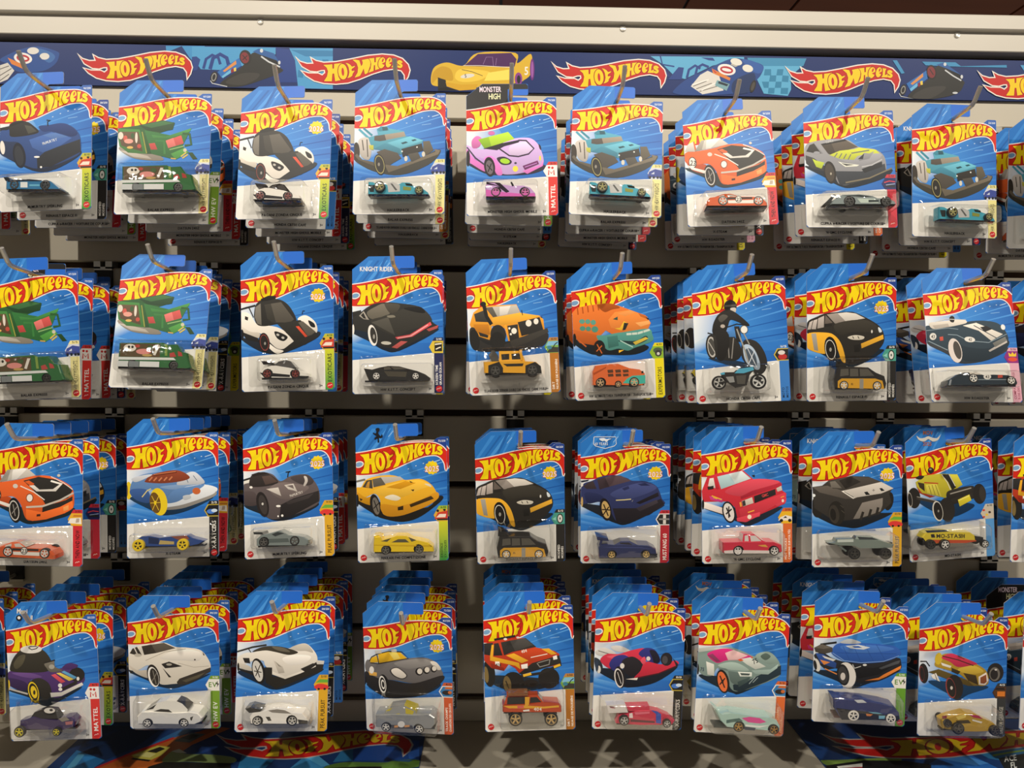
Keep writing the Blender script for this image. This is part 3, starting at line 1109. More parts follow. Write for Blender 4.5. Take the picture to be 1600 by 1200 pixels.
design('mag', (0, 930), (4, 1), """
s 12202c 80,740 230,800 330,860 420,850 640,720 500,740
s 4a3068 65,610 130,590 330,600 400,590 480,570 560,545 640,600 652,682 480,792 400,792 340,742 250,660 200,742 100,722 66,680
s 33214c 70,650 200,680 210,742 100,722
s 6a4a88 100,610 240,610 330,640 250,650 160,635
s 35322b 80,580 110,490 180,420 270,405 350,440 402,520 380,592 250,607 120,602
s 55503f 110,540 150,480 200,470 180,540 130,580
e e4e0d8 245,426 84,31 -2
l 2a2826 7 225,415 250,428 285,420 300,405
l 2a2826 7 225,410 240,404 290,402
s 706b60 350,535 420,512 432,560 490,590 400,602 365,570
l 2a2826 10 350,530 430,508
e a8a498 405,560 22,18
s 2a2724 222,690 300,648 382,690 402,782 340,812 280,730
e 2a2724 602,620 60,56
s 4a3068 487,565 540,530 607,545 590,570 520,582
p d04e5c 400,625 432,615 512,675 480,687
p dcc454 440,610 470,605 577,655 540,670
p 5c9cc4 480,600 502,590 602,640 580,656
p ccc8c0 393,762 480,757 640,680 652,700 480,787 400,797
p 2a2624 480,725 600,665 605,690 490,745
e e4e0d8 470,705 16,16
e e4e0d8 472,735 15,13
e e4e0d8 610,652 11,15
e 1f1c1a 266,758 46,88 -14
e dcbc24 264,755 40,80 -14
e 1f1c1a 265,755 33,67 -14
e dcbc24 267,757 24,49 -14
e 2a2624 270,760 9,18
e dcbc24 72,705 10,42
l b4aea8 13 75,732 220,772
t f2eee8 135,146 38 3 Magi
t f2eee8 196,196 38 3 Ball
e 17171a 152,182 23,24
e f2eee8 152,180 12,12
""", """
col 3c2d5a
base 2a282c
b 130,1060 135,995 180,985 240,962 300,980 430,990 480,970 540,965 576,1000 562,1040 490,1065
c 212,980 240,935 320,905 400,915 432,980
cc 35322e
de e4e0d8 372,912 44,22
de 2a2826 385,908 14,10
d 8a8478 440,975 500,960 530,985 470,1000
d b06a70 495,1000 555,995 550,1020 500,1025
k 150,1070 43 2a2826 d8c820 o
k 440,1070 33 2a2826 d8c820 o
""", stripe=('d63a34', 'd63a34'), st='MATTEL', sc='f4efe8', icon='mm', tab='d63a34', no='4/5', name='', lg='s')
design('tay', (190, 920), (4, 2), """
s 14283c 60,640 210,720 300,765 440,770 690,660 500,690
s e0d8c9 60,560 70,500 130,455 240,430 340,425 420,455 520,460 620,480 682,560 692,620 660,662 520,722 400,742 300,742 260,660 210,600 130,640 60,632
s c4baaa 62,600 130,640 205,640 215,700 110,660
p 3a352f 70,512 90,475 125,460 162,522 140,530
p e0d8c9 100,468 108,466 135,520 126,522
p 5a5248 160,455 330,425 422,465 270,506 180,522
p 3e372f 160,455 235,440 272,505 180,522
s efe8dc 300,540 420,480 540,475 620,500 600,560 480,560 380,560
l b8ae9e 5 190,565 340,495 500,470
l b8ae9e 4 440,580 560,610 680,600
p 2e2a26 310,590 370,570 472,605 390,617 340,622
e a8a294 370,592 22,9
p 2e2a26 318,617 387,690 368,692
p 2e2a26 630,488 648,517 636,517
p 37312a 428,728 450,700 692,610 692,642 520,742 440,748
p 57503f 470,715 650,650 600,690 500,728
e 2a2622 250,680 47,88 -14
e f4f0e8 250,690 39,79 -14
e 35302a 256,690 31,69 -14
l 8a8478 5 245,640 270,745
l 8a8478 5 275,660 238,725
e c9c1b1 132,525 28,13
e 4a443a 570,552 7,6
p 2a2622 58,635 100,655 75,665
""", """
col f0ede4
base 2a2a2a
b 115,1055 115,1000 150,965 240,962 420,972 530,965 600,975 632,1010 622,1040 575,1058
c 172,965 260,906 340,885 420,890 465,908 512,950 505,978 420,985
w 230,967 300,946 362,950 412,985 250,977
w 185,955 265,910 240,945
wc 33302c
d 33302c 535,1005 560,995 548,1030 538,1025
k 200,1050 37 35322e ece8e0
k 488,1048 37 35322e ece8e0
""", stripe=('7aa030', '7aa030'), st='HW EV', sc='f0f0e0', icon='ev', tab='7aa030', no='9/10', name='', lg='s')
design('laz', (365, 920), (4, 3), """
s 10243a 40,640 200,740 330,785 500,730 705,620 500,640
l 33302c 13 32,492 150,456 258,437
l 33302c 7 120,470 140,500
s e0d9cd 35,540 100,500 160,495 260,460 360,450 440,460 520,425 580,430 642,500 652,560 620,602 500,662 400,682 310,652 250,602 230,560 160,560 38,602
s c4bcae 38,580 120,600 150,640 60,620
s f0eae0 380,540 480,510 600,520 560,570 440,590
s c8c0b2 440,460 520,425 580,432 620,490 560,480 500,480
s 3e392f 148,492 220,455 300,445 400,455 502,490 430,512 330,492 250,480
s 6a6354 300,450 390,458 440,490 350,480
p 2a2724 75,540 125,540 132,582 90,577
p bcb4a8 310,555 382,605 397,652 350,657
p 8a8478 320,560 375,610 350,600
p 26231f 300,680 400,692 520,642 652,560 702,580 692,632 500,712 330,777 250,732 240,610 300,612
p e0d9cd 300,640 400,682 520,640 640,590 640,600 520,655 400,700 300,665
p 2a2724 520,620 620,573 642,590 560,647
p ccc8c0 640,550 707,555 702,582 650,582
e 1f1c1a 195,640 49,100 -12
e ccc8c0 189,640 37,83 -12
l 3a362e 7 170,600 205,690
l 3a362e 7 210,590 172,680
l 3a362e 7 160,640 218,650
e 1f1c1a 40,610 8,32
p 26231f 36,615 150,650 160,675 50,635
""", """
col f4f0e8
base 242424
b 130,1055 120,1010 140,970 220,960 270,945 340,938 400,945 460,970 540,975 572,1010 582,1040 545,1056
w 268,950 340,940 400,948 452,975 380,972 300,966
wc 857f76
d 33312e 250,1000 282,1000 297,1030 270,1032
d 26 500,1020 580,1030 575,1055 510,1058
k 183,1033 39 c8c4bc
k 458,1030 41 c8c4bc
g 2f2e2d 88,940 130,928 218,948 202,966 120,972
""", stripe=('d8a428', 'd8a428'), st='PEAK PURSUIT', sc='2a2418', icon='pk', tab='d8a428', no='5/10', name='', lg='l')
design('sha', (560, 930), (4, 4), """
s 12263a 75,680 200,785 330,800 520,770 640,690 400,690
s 6f6b6a 60,560 80,500 150,530 300,510 380,490 520,485 600,520 645,580 652,632 560,672 420,682 300,662 200,652 100,642
s 262322 62,590 150,640 280,662 440,682 652,622 640,682 500,770 300,792 200,782 72,682
s 8f8b88 280,530 400,500 520,495 580,530 470,560 380,570
p e2b222 100,522 98,490 148,470 162,522
p e2b222 165,527 160,460 230,440 330,445 382,490 280,507
p f4d868 240,445 300,443 330,490 280,500
l 2a2624 7 92,512 110,480 150,458 240,436 340,440 392,490 280,510 165,532 100,525
l 2a2624 6 150,460 165,530
p c8c4bc 135,430 185,428 187,450 140,456
p c8c4bc 258,420 300,420 302,440 262,442
s 3a3634 250,580 310,560 382,620 345,652 275,625
s dcd4c8 260,580 310,567 374,620 342,645 282,620
s dcd4c8 558,518 602,518 642,570 612,577
e 24211f 474,592 30,30
e e0d8cc 478,590 20,22
e 24211f 530,582 26,28
e e0d8cc 534,578 19,21
e 24211f 585,572 24,26
e e0d8cc 589,568 17,19
e 1f1c1a 205,705 42,92 -10
e e4e0d8 193,692 27,68 -8
e 1f1c1a 195,692 21,55 -8
e e4e0d8 197,692 14,38 -8
e 1f1c1a 198,692 9,24 -8
p dca850 85,590 150,600 150,628 95,620
e e8e4dc 110,580 18,28
e 1f1c1a 62,660 7,32
""", """
col 929494
base 3a3b3c
b 135,1030 130,938 200,935 260,932 430,937 560,932 600,960 602,1010 572,1042
c 200,938 240,892 350,875 440,912 448,942
w 362,890 432,915 422,938 366,932
w 270,936 318,928 332,950 285,955
w 205,912 262,887 240,912
wc b4a432
d 55524e 255,1012 420,1018 430,1045 260,1040
de ece8e0 335,1008 28,25
d e0a060 280,1018 310,1015 310,1032 280,1035
d e0a060 360,1015 400,1013 400,1028 360,1032
k 215,1030 38 2a2a28 e4e0d8
k 475,1045 38 2a2a28 e4e0d8
""", stripe=('c85a34', 'c85a34'), st='TRACK CHAMPS', st2='CHAMPIONS DES CIRCUITS', sc='f4ece0', icon='tc', tab='c85a34', no='4/5', name='', lg='l', year='2025')
design('suv', (745, 915), (4, 5), """
s 1c2630 60,700 200,800 400,820 640,760 500,720
e 242220 100,680 46,108 -6
e 7c683c 78,692 18,64 -6
e 242220 560,720 82,82
p b8391f 55,540 70,450 170,420 370,405 460,480 600,505 640,530 652,612 330,682 300,642 250,612 215,662 120,642 60,582
e 242220 45,520 14,75
p 2e2c2b 60,450 130,444 122,545 60,535
p 2e2c2b 138,450 172,445 204,542 134,545
p 33312f 190,440 380,405 462,475 275,516 215,542
p 4a4744 260,428 375,407 440,460 300,508
p e2a628 108,545 120,460 137,460 130,552 330,600 342,652 300,622 108,582
p c0421f 290,520 460,480 625,525 420,590
p e2a628 230,542 290,525 402,582 350,602
p e2a628 500,490 560,487 622,530 580,537
t f0e8dc 350,525 24 -14 404
l f0e8dc 6 420,558 548,530
p 2b2826 330,682 430,602 640,540 656,602 350,692
p ece8e0 345,615 396,605 396,642 350,647
p ece8e0 590,550 620,540 626,570 595,577
l 2b2826 20 340,705 500,680 656,612
l e2b432 20 362,700 424,684
l e2b432 18 598,634 648,614
l 92908a 7 468,602 490,632 562,612 567,572
l 92908a 6 475,600 560,575
l 2a2826 17 140,420 300,390
e e8e4dc 225,415 14,9
e e8e4dc 320,402 12,8
p ece8e0 146,590 180,590 182,637 150,632
t 2a2826 148,625 24 5 404
p 8a2a18 110,600 215,640 215,662 120,642
e 242220 285,760 84,90 -6
e 6e5c38 240,768 30,66 -8
l 24221f 8 228,740 252,800
e 24221f 420,760 60,30
""", """
col b8451f
base 2a2624
b 200,990 200,935 420,925 520,915 640,920 662,950 664,990
c 212,932 235,865 480,865 522,917
w 240,880 388,878 378,925 236,930
w 420,880 470,878 507,914 416,920
wc 2c2a28
d e2a628 376,870 412,870 408,930 376,952
d e2a628 205,940 380,936 520,945 642,935 642,950 520,960 250,958
d d85a5a 315,940 365,938 370,955 320,958
dt f0e8dc 445,978 26 404
d ece8e0 360,972 410,966 412,980 365,984
k 303,1045 54 2a2724 b89860
k 582,1045 54 2a2724 b89860
g 8a5a3a 245,855 400,850 400,862 245,864
""", stripe=('ae6f28', 'ae6f28'), st='DIRT', st2='NUAGE DE POUSSIÈRE', sc='f2ece0', icon='di', tab='b88040', no='1/10', name='', lg='l')
design('xf1', (920, 920), (4, 6), """
s 101a28 60,620 200,720 300,770 520,730 690,600 400,640
s 26303a 45,540 90,560 110,620 80,660 55,620
e d8d4cc 80,630 14,30
s d2cecb 55,490 120,460 205,500 180,522 80,522
l 6a6662 6 75,485 175,515
s d2cecb 170,455 240,445 325,490 220,492
s c83048 90,560 140,510 230,510 330,480 430,465 460,520 420,582 330,672 250,602 160,622
s e0586c 140,530 230,515 300,520 220,550
s 2f3078 158,592 200,530 280,518 335,570 260,602 200,642
s 221f26 258,562 340,530 412,582 402,642 330,682 270,642
s 2f3078 385,510 430,465 500,470 542,520 552,570 500,592 440,552
s 1c1a2a 470,480 520,490 550,560 510,585 490,540
s c02a40 398,642 440,570 560,590 670,560 692,592 560,652 355,702
s e05064 400,560 430,530 440,570 420,590
l 4a1a24 9 362,698 540,662 692,598
e 26242a 602,550 46,52
e 4a484c 590,555 22,32
p 2a2a34 650,540 695,590 680,610
e 221f22 240,690 40,86 -10
e dcd8d4 232,696 33,76 -10
e 221f22 234,696 27,65 -10
l dcd8d4 4 222,650 250,740
e dcd8d4 258,602 17,21
e dcd8d4 460,545 16,17
p e4dcd0 285,705 378,694 372,713
e 2f3c50 65,600 12,45
""", """
col c82f4c
base 2a2a2e
b 215,1065 240,1005 330,985 370,965 480,960 560,975 640,1010 682,1045 662,1075 400,1078
d 2f50b0 490,958 540,968 570,990 570,1065 530,1060 530,990
d 5a2030 330,1030 520,1045 520,1060 330,1050
d ecdcdc 320,985 345,980 350,1020 320,1020
d e06a80 360,975 480,970 480,985 370,995
k 277,1030 40 2c2a2c b8b4b0 o
k 612,1055 33 2c2a2c b8b4b0 o
g dcd6d4 145,925 290,915 312,980 160,985
g c85a6c 165,930 200,935 215,950 175,945
g c82f4c 300,935 480,930 480,962 320,970
""", stripe=('262422', '262422'), st='X-RAYCERS', sc='d8d4cc', icon='ra', tab='262422', no='10/10', name='', lg='l')
design('tur', (1075, 925), (4, 7), """
s 162430 90,640 230,740 340,785 420,785 720,640 500,690
s 7c908a 80,470 140,450 210,440 320,430 420,460 520,500 580,465 640,470 700,530 722,602 700,662 560,722 400,772 330,752 290,642 230,590 180,652 90,622
p c8ccc6 80,440 180,432 320,435 180,455 85,470
s d42c7c 148,490 200,455 300,440 400,470 492,505 400,527 300,532 220,552
p ecc0c0 285,475 350,450 462,495 380,527 308,530
p 8a3a60 150,495 220,545 250,540 190,480
s a4b8b0 230,570 320,545 400,560 470,610 380,610 300,600
p ccd0c8 400,522 480,508 602,580 520,602 450,562
p d85a30 380,527 410,520 430,532 400,540
p d85a30 480,505 500,502 495,520
t 22242a 508,562 36 -25 75
s 8fa49c 520,500 560,470 640,470 692,530 640,562 580,540
s 55665f 560,500 600,475 640,500 600,530
p 20303a 345,722 480,682 560,642 722,570 722,642 600,702 400,777 350,762
s 5c6c68 230,600 300,600 330,700 400,720 480,680 440,640 350,620
p 3a4a4a 380,700 480,660 460,700 390,740
l 9aa8a8 6 470,715 520,660
l 9aa8a8 5 500,705 540,665
p dce0d8 383,620 492,625 492,657 400,657
p 4a5654 400,630 480,635 470,650 410,648
p a0b6b0 488,610 640,602 702,558 692,592 620,642 520,637
e 221e1c 268,695 48,93 -12
e dc6c3a 265,697 35,79 -12
l 2a2220 10 245,650 282,745
l 2a2220 10 285,670 243,720
e 2a2220 265,697 9,16
p d4d4cc 140,540 200,562 202,652 150,642
t 22304a 95,612 26 8 75
e 221e1c 78,600 8,42
""", """
col aacac2
base 2c3436
b 300,1055 250,1005 205,912 255,955 330,945 430,958 540,975 640,980 700,1010 722,1050 720,1090
w 420,985 480,975 560,985 612,1015 560,1027 470,1017
wc d84a94
d 22304a 440,1050 530,1062 522,1082 445,1077
d 4a6a66 300,1000 400,985 430,1010 360,1015 300,1025
d e8ecea 450,1035 560,1045 640,1040 560,1060 450,1050
k 395,1053 42 2c2620 a8803a
k 672,1075 40 2c2620 a8803a
""", stripe=('d86a34', 'd86a34'), st='TRACK CHAMPS', st2='CIRCUITS', sc='f0b890', icon='tc', tab='d86a34', no='3/5', name='', lg='l')
design('ev', (1260, 915), (4, 8), """
s 12202e 60,650 240,740 330,800 480,760 740,660 560,690
l 222222 15 108,456 232,440
s 222226 58,540 130,520 200,560 300,590 480,600 700,560 737,602 722,662 560,742 400,752 330,702 240,642 140,642
s 2f5cac 195,502 240,450 380,443 560,453 680,470 732,510 722,547 600,592 420,602 290,582 205,537
s 4474c0 260,470 420,460 600,470 680,495 520,520 340,520
l 24488c 3 280,470 330,575
l 24488c 3 360,462 420,595
l 24488c 3 450,458 520,592
l 24488c 3 540,458 610,580
l 24488c 3 230,520 700,530
l 86a8dc 4 200,520 290,580 420,598 600,588 720,545
s bcc0c4 258,442 330,412 422,442 350,452
p d6dade 300,467 400,458 492,480 440,496 340,487
p 2f5cac 350,470 400,468 430,482 370,482
p 4c463f 60,480 120,450 200,480 200,512 140,527 70,512
p 6e665c 65,480 120,455 190,480 130,490
p 2a4a8c 70,520 130,530 230,600 225,640 110,600
p d6d2ca 120,540 225,572 205,585 140,560
p d88442 105,572 182,592 135,612
l d88442 8 140,640 235,685
p 17171a 340,620 520,640 700,590 720,600 560,690 400,720
l d8d8d4 5 355,610 370,640 420,625
e d8d8d4 450,615 16,8
p 4a4c50 560,640 690,590 730,580 720,605 580,650
p de7e32 450,737 560,715 600,690 737,622 732,647 620,707 560,732
e dcd6ce 310,692 70,100 -12
e 1f1f20 282,690 47,84 -10
e 3a3838 282,692 36,68 -10
e ccc4bc 280,702 19,29
e d4d0c8 80,612 24,52 -15
e 1f1f20 68,612 12,38 -10
""", """
col 2c366c
base 5a3a34
b 270,1045 215,960 215,905 250,886 340,890 460,902 600,926 690,950 730,1000 736,1050
d 222226 232,955 330,968 470,985 620,1010 724,1020 724,1050 275,1048
d d88442 465,1000 520,1005 500,1020 470,1018
d 6ab0c8 480,985 560,992 600,1005 520,998
d 7ab8d0 565,1015 615,1015 610,1040 565,1040
w 372,892 440,892 472,915 400,916
wc c8ccd0
k 368,1015 45 222226 e0dcd4
k 660,1040 39 222226 e0dcd4
g 2a3260 205,878 250,884 260,900 210,905
""", stripe=('6aa030', '6aa030'), st='', sc='f0f0e0', icon='ev', tab='6aa030', no='5/10', name='', lg='s')
design('gol', (1400, 930), (4, 9), """
s 123454 250,660 400,760 480,815 560,770 720,710 500,680
e 2a2624 215,602 36,77 -5
e 8a3a34 200,605 20,58 -5
e 2a2624 203,605 16,52 -5
l 24221f 9 190,510 235,510 262,548
e 2a2624 772,600 64,74
e 6e685f 766,612 42,54
e 2a2624 762,615 30,40
e c8c0b8 775,578 10,7
p 5a4a20 250,592 330,570 520,642 640,702 560,702 380,642
p e4e0d8 272,617 310,600 342,667 285,642
l 3a2a20 5 300,605 318,655
s a8882a 300,542 330,480 400,450 520,480 620,530 702,590 717,682 650,702 560,662 480,602 380,572
s c8a83c 480,570 600,545 680,590 600,610 520,600
e d4b434 330,490 28,46 8
s c43250 352,482 420,450 500,475 625,527 590,542 480,555 420,517
l 3a2a20 7 360,470 480,500 600,545
l 3a2a20 5 480,470 530,495
p e4e0d8 348,520 430,547 420,562 358,542
p 3a2e1a 430,560 500,590 480,612 430,590
p 3a2e1a 520,600 620,620 640,700 560,662
p d8ccc0 640,632 700,598 718,660 692,698 642,692
p 84482a 654,637 700,614 704,672 684,686 655,682
e 2a2624 458,710 62,97 -8
e 94403a 424,716 37,81 -12
e 2a2624 427,716 32,73 -12
e c8c0b8 430,716 10,14
p 6e5a24 560,660 650,700 600,702
""", """
col bc962c
base 4a3c1c
b 380,1055 370,990 410,970 480,950 560,930 640,940 700,975 780,1010 812,1040 762,1075 640,1080 540,1078
d e4c860 480,960 560,940 560,965 500,985
d 4a3c1c 480,990 580,985 600,1010 500,1015
d e8e0cc 610,980 690,1000 680,1012 610,992
d 8a3040 372,955 410,950 410,970 376,975
w 585,942 660,950 692,977 620,967
wc a82a48
k 490,1045 46 3c3833 4c4640 o
k 775,1062 40 3c3833 4c4640 o
k 410,1005 30 3c3833 4c4640 o
""", stripe=('3a3a38', '3a3a38'), st='DREAM GARAGE', sc='a8a498', icon='ga', tab='3a3a38', no='4/5', name='', lg='n')
# front packs: row, column -> design, origin of the drawing frame, corners (left chamfer, bottom left, bottom right, top right)
FRONT = {
(1,1):('sp',(0,110),(5,140),(-5,1098),(715,1088),(720,110)), (1,2):('bal',(170,100),(88,235),(38,1165),(780,1175),(803,230)),
(1,3):('zon',(355,120),(118,185),(60,1105),(795,1115),(823,170)), (1,4):('hau',(540,115),(78,160),(55,1090),(773,1105),(780,148)),
(1,5):('gho',(715,130),(68,110),(75,1030),(783,1038),(768,108)), (1,6):('hau',(875,130),(103,110),(62,1020),(795,1052),(803,148)),
(1,7):('dat',(1055,140),(60,195),(105,1062),(800,1060),(745,153)), (1,8):('cup',(1245,140),(52,165),(75,1070),(783,1080),(748,158)),
(1,9):('hau',(1390,150),(183,165),(172,1095),(828,1100),(830,192)),
(2,1):('bal',(0,395),(-128,165),(-95,1150),(637,1130),(605,138)), (2,2):('bal',(160,390),(152,140),(45,1065),(778,1090),(862,152)),
(2,3):('zon',(365,390),(53,130),(65,1107),(795,1092),(775,124)), (2,4):('kit',(540,395),(50,137),(56,1095),(768,1096),(757,136)),
(2,5):('lan',(720,395),(40,163),(78,1108),(778,1092),(732,138)), (2,6):('rex',(880,405),(60,152),(98,1102),(790,1077),(763,118)),
(2,7):('hon',(1070,410),(47,142),(88,1097),(833,1082),(783,102)), (2,8):('esp',(1250,405),(52,150),(52,1106),(745,1098),(755,143)),
(2,9):('roa',(1400,405),(195,167),(280,1107),(990,1127),(893,180)),
(3,1):('dat',(0,650),(-85,150),(-85,1170),(645,1172),(648,188)), (3,2):('xst',(190,645),(42,163),(42,1132),(760,1117),(757,151)),
(3,3):('spg',(370,650),(50,160),(60,1112),(764,1087),(742,126)), (3,4):('f40',(545,650),(57,185),(70,1143),(775,1122),(765,162)),
(3,5):('esp',(735,665),(40,152),(64,1077),(735,1050),(724,150)), (3,6):('mus',(895,665),(65,142),(63,1064),(750,1071),(758,148)),
(3,7):('gmc',(1090,655),(27,170),(37,1121),(738,1121),(735,161)), (3,8):('cyb',(1260,665),(45,155),(43,1096),(742,1101),(748,152)),
(3,9):('sta',(1400,660),(70,175),(112,1074),(773,1042),(740,128)),
(4,1):('mag',(0,930),(42,165),(92,1137),(792,1117),(750,146)), (4,2):('tay',(190,920),(50,165),(72,1087),(765,1083),(757,160)),
(4,3):('laz',(365,920),(48,127),(4,1118),(726,1110),(755,125)), (4,4):('sha',(560,930),(42,145),(70,1052),(740,1087),(717,178)),
(4,5):('suv',(745,915),(55,155),(70,1143),(768,1123),(742,147)), (4,6):('xf1',(920,920),(58,132),(28,1087),(717,1106),(755,148)),
(4,7):('tur',(1075,925),(100,132),(44,1084),(740,1132),(797,166)), (4,8):('ev',(1260,915),(68,130),(38,1047),(768,1107),(797,166)),
(4,9):('gol',(1400,930),(190,157),(162,1087),(852,1105),(868,176)),
}
# ------------------------------------------------------------------ poses of the front packs, from their four corners
CW, CH = 108.0, 165.0
CORN = np.array([(0, 149.5), (0, 0), (108, 0), (108, 147.5)])
def rot(rx, ry, rz):
    cx, sx, cy, sy, cz, sz = math.cos(rx), math.sin(rx), math.cos(ry), math.sin(ry), math.cos(rz), math.sin(rz)
    X = np.array([[1, 0, 0], [0, cx, -sx], [0, sx, cx]]); Y = np.array([[cy, 0, sy], [0, 1, 0], [-sy, 0, cy]])
    Z = np.array([[cz, -sz, 0], [sz, cz, 0], [0, 0, 1]])
    return Z@Y@X                     # Blender XYZ euler: rx tilts, ry rolls in the card's plane, rz turns
def local(x, y, z=0.0):              # card millimetres to pack metres (x right, y up, z out of the card)
    return np.array([(x-CW/2)/1000, -z/1000, y/1000])
def solve_pose(px):
    c = on_wall(*px[1:3].mean(0), -0.19)
    p = np.array([c[0], -0.19, c[2], 0.0, 0.0, 0.0])
    loc = np.array([local(x, y) for x, y in CORN])
    def res(p):
        w = (rot(*p[3:])@loc.T).T + p[:3]
        e = [(project(q)-t)/1.2 for q, t in zip(w, px)]
        return np.concatenate(e + [np.array([(p[1]+0.187)/0.008, p[3]/0.05, p[5]/0.05])])
    for _ in range(12):
        r0 = res(p); J = np.zeros((len(r0), 6))
        for i in range(6):
            q = p.copy(); q[i] += 1e-5; J[:, i] = (res(q)-r0)/1e-5
        p = p - np.linalg.lstsq(J, r0, rcond=None)[0]
    return p
POSE = {}
for k, v in FRONT.items():
    POSE[k] = solve_pose(np.array([(v[1][0]+a/5, v[1][1]+b/5) for a, b in v[2:]]))
def homography(src, dst):
    A = []
    for (x, y), (u, v) in zip(src, dst):
        A.append([x, y, 1, 0, 0, 0, -u*x, -u*y, -u]); A.append([0, 0, 0, x, y, 1, -v*x, -v*y, -v])
    return np.linalg.svd(np.array(A, float))[2][-1].reshape(3, 3)
def frame_to_card(key, z):
    """drawing frame of the design's own photo position -> card millimetres on the plane z in front of the card"""
    d = D[key]; p = POSE[d['src']]; Rm = rot(*p[3:]); ox, oy = d['org']
    n = -Rm[:, 1]
    o = Rm@local(0, 0, z) + p[:3]
    def m(P):
        out = []
        for x, y in np.asarray(P, float):
            r = ray(ox+x/5, oy+y/5); q = CAM + r*((n@(o-CAM))/(n@r))
            l = Rm.T@(q-p[:3]); out.append((l[0]*1000+CW/2, l[2]*1000))
        return np.array(out)
    return m
def card_map(key):
    d = D[key]; H = homography(FRONT[d['src']][2:], CORN)
    def m(P):
        P = np.asarray(P, float); q = np.c_[P, np.ones(len(P))]@H.T; q = q[:, :2]/q[:, 2:]
        q[:, 0] = np.clip(q[:, 0], 0.25, 107.75); return q
    return m
# ------------------------------------------------------------------ the flame logo
def ZL(P): P = np.asarray(P, float); return np.stack([7.35+P[:, 0]*.0711, 149.3-P[:, 1]*.0718], 1)
LET = [
 ('p', [(-35,278),(60,270),(120,262),(123,350),(150,345),(154,255),(220,246),(294,235),(240,290),(214,400),(226,500),(264,568),(170,590),(152,440),(122,445),(112,592),(0,594),(-25,590),(28,500),(45,400),(22,330)]),
 ('e', [(304,403),(80,150),-4]), ('c', [(304,405),(23,80),-4]),
 ('p', [(350,233),(396,240),(436,268),(462,302),(522,283),(500,318),(468,338),(455,362),(462,386),(512,378),(494,410),(474,440),(470,478),(434,508),(382,526),(408,476),(418,410),(406,318),(380,262)]),
 ('p', [(472,166),(520,163),(592,178),(625,290),(648,255),(652,215),(638,170),(692,156),(768,139),(788,200),(782,280),(737,420),(690,446),(668,330),(642,400),(602,480),(510,514),(560,420),(572,320),(546,235)]),
 ('p', [(758,140),(852,126),(856,215),(880,207),(884,117),(988,104),(946,160),(931,250),(946,332),(870,362),(868,260),(846,270),(841,377),(752,414),(790,330),(801,240),(786,180)]),
 ('e', [(985,218),(58,108),12]), ('c', [(1003,168),(15,38),18]), ('k', [(985,232),(1060,190),(1062,268),(1012,252)]),
 ('e', [(1108,208),(50,98),12]), ('c', [(1122,163),(13,34),18]), ('k', [(1108,222),(1172,182),(1174,252),(1132,240)]),
 ('p', [(1172,128),(1240,134),(1220,180),(1213,264),(1262,236),(1258,302),(1152,302),(1174,260),(1180,180)]),
 ('l', [(1334,212),(1312,184),(1282,184),(1276,212),(1318,246),(1328,272),(1306,294),(1264,278)]),
]
def letters(art, m, red='cf2418', yellow='f6d80c', dark='8a1a10', dw=1.0):
    for k, d in LET:
        if k == 'p':
            art.poly(m(grow(d, 9)), dark); art.poly(m(grow(d, 3)), red); art.poly(m(d), yellow)
        elif k == 'e':
            art.poly(m(ellipse(*d[0], d[1][0]+14, d[1][1]+14, d[2], 30)), dark)
            art.poly(m(ellipse(*d[0], d[1][0]+6, d[1][1]+6, d[2], 30)), red)
            art.poly(m(ellipse(*d[0], *d[1], d[2], 30)), yellow)
        elif k == 'c': art.poly(m(ellipse(*d[0], *d[1], d[2], 18)), red)
        elif k == 'k': art.poly(m(d), red)
        elif k == 'l':
            c_ = curve_open(d)
            art.poly(m(stroke(c_, 50)), dark, strip_faces(len(c_))); art.poly(m(stroke(c_, 40)), yellow, strip_faces(len(c_)))
FLAME = [(105,210),(150,258),(240,284),(322,280),(295,213),(350,245),(450,266),(600,255),(800,215),(1000,170),(1180,150),(1320,160),(1430,200),(1500,270),(1522,340),(1500,420),(1465,477),(1460,400),(1420,345),(1320,325),(1200,345),(1050,395),(900,460),(750,510),(600,527),(450,520),(330,490),(230,430),(178,378),(260,402),(380,402),(430,425),(468,392),(462,356),(420,358),(360,376),(280,370),(180,315)]
def grow(p, w):
    p = np.asarray(p, float); a = 0.5*np.sum(p[:, 0]*np.roll(p[:, 1], -1)-np.roll(p[:, 0], -1)*p[:, 1]); s = 1 if a > 0 else -1
    out = []
    for i in range(len(p)):
        e1 = p[i]-p[i-1]; e2 = p[(i+1) % len(p)]-p[i]
        n1 = np.array([e1[1], -e1[0]])/(np.linalg.norm(e1)+1e-9)*s; n2 = np.array([e2[1], -e2[0]])/(np.linalg.norm(e2)+1e-9)*s
        n = n1+n2; L = np.linalg.norm(n); n = n/(L+1e-9); k = min(w/max(0.35, n@n1), 2.4*w); out.append(p[i]+n*k)
    return np.array(out)
def flame_logo(art, m, white='ece6dc', red='c4201c', yellow='f2cc14'):
    """the whole logo in its own 1600 x 640 frame"""
    art.poly(m(grow(FLAME, 14)), white); art.poly(m(np.array(FLAME)), red)
    def lm(P): P = np.asarray(P, float); return m(np.stack([470+P[:, 0]*.715, 385+(P[:, 1]-420)*.645], 1))
    letters(art, lm, red=red, yellow=yellow)
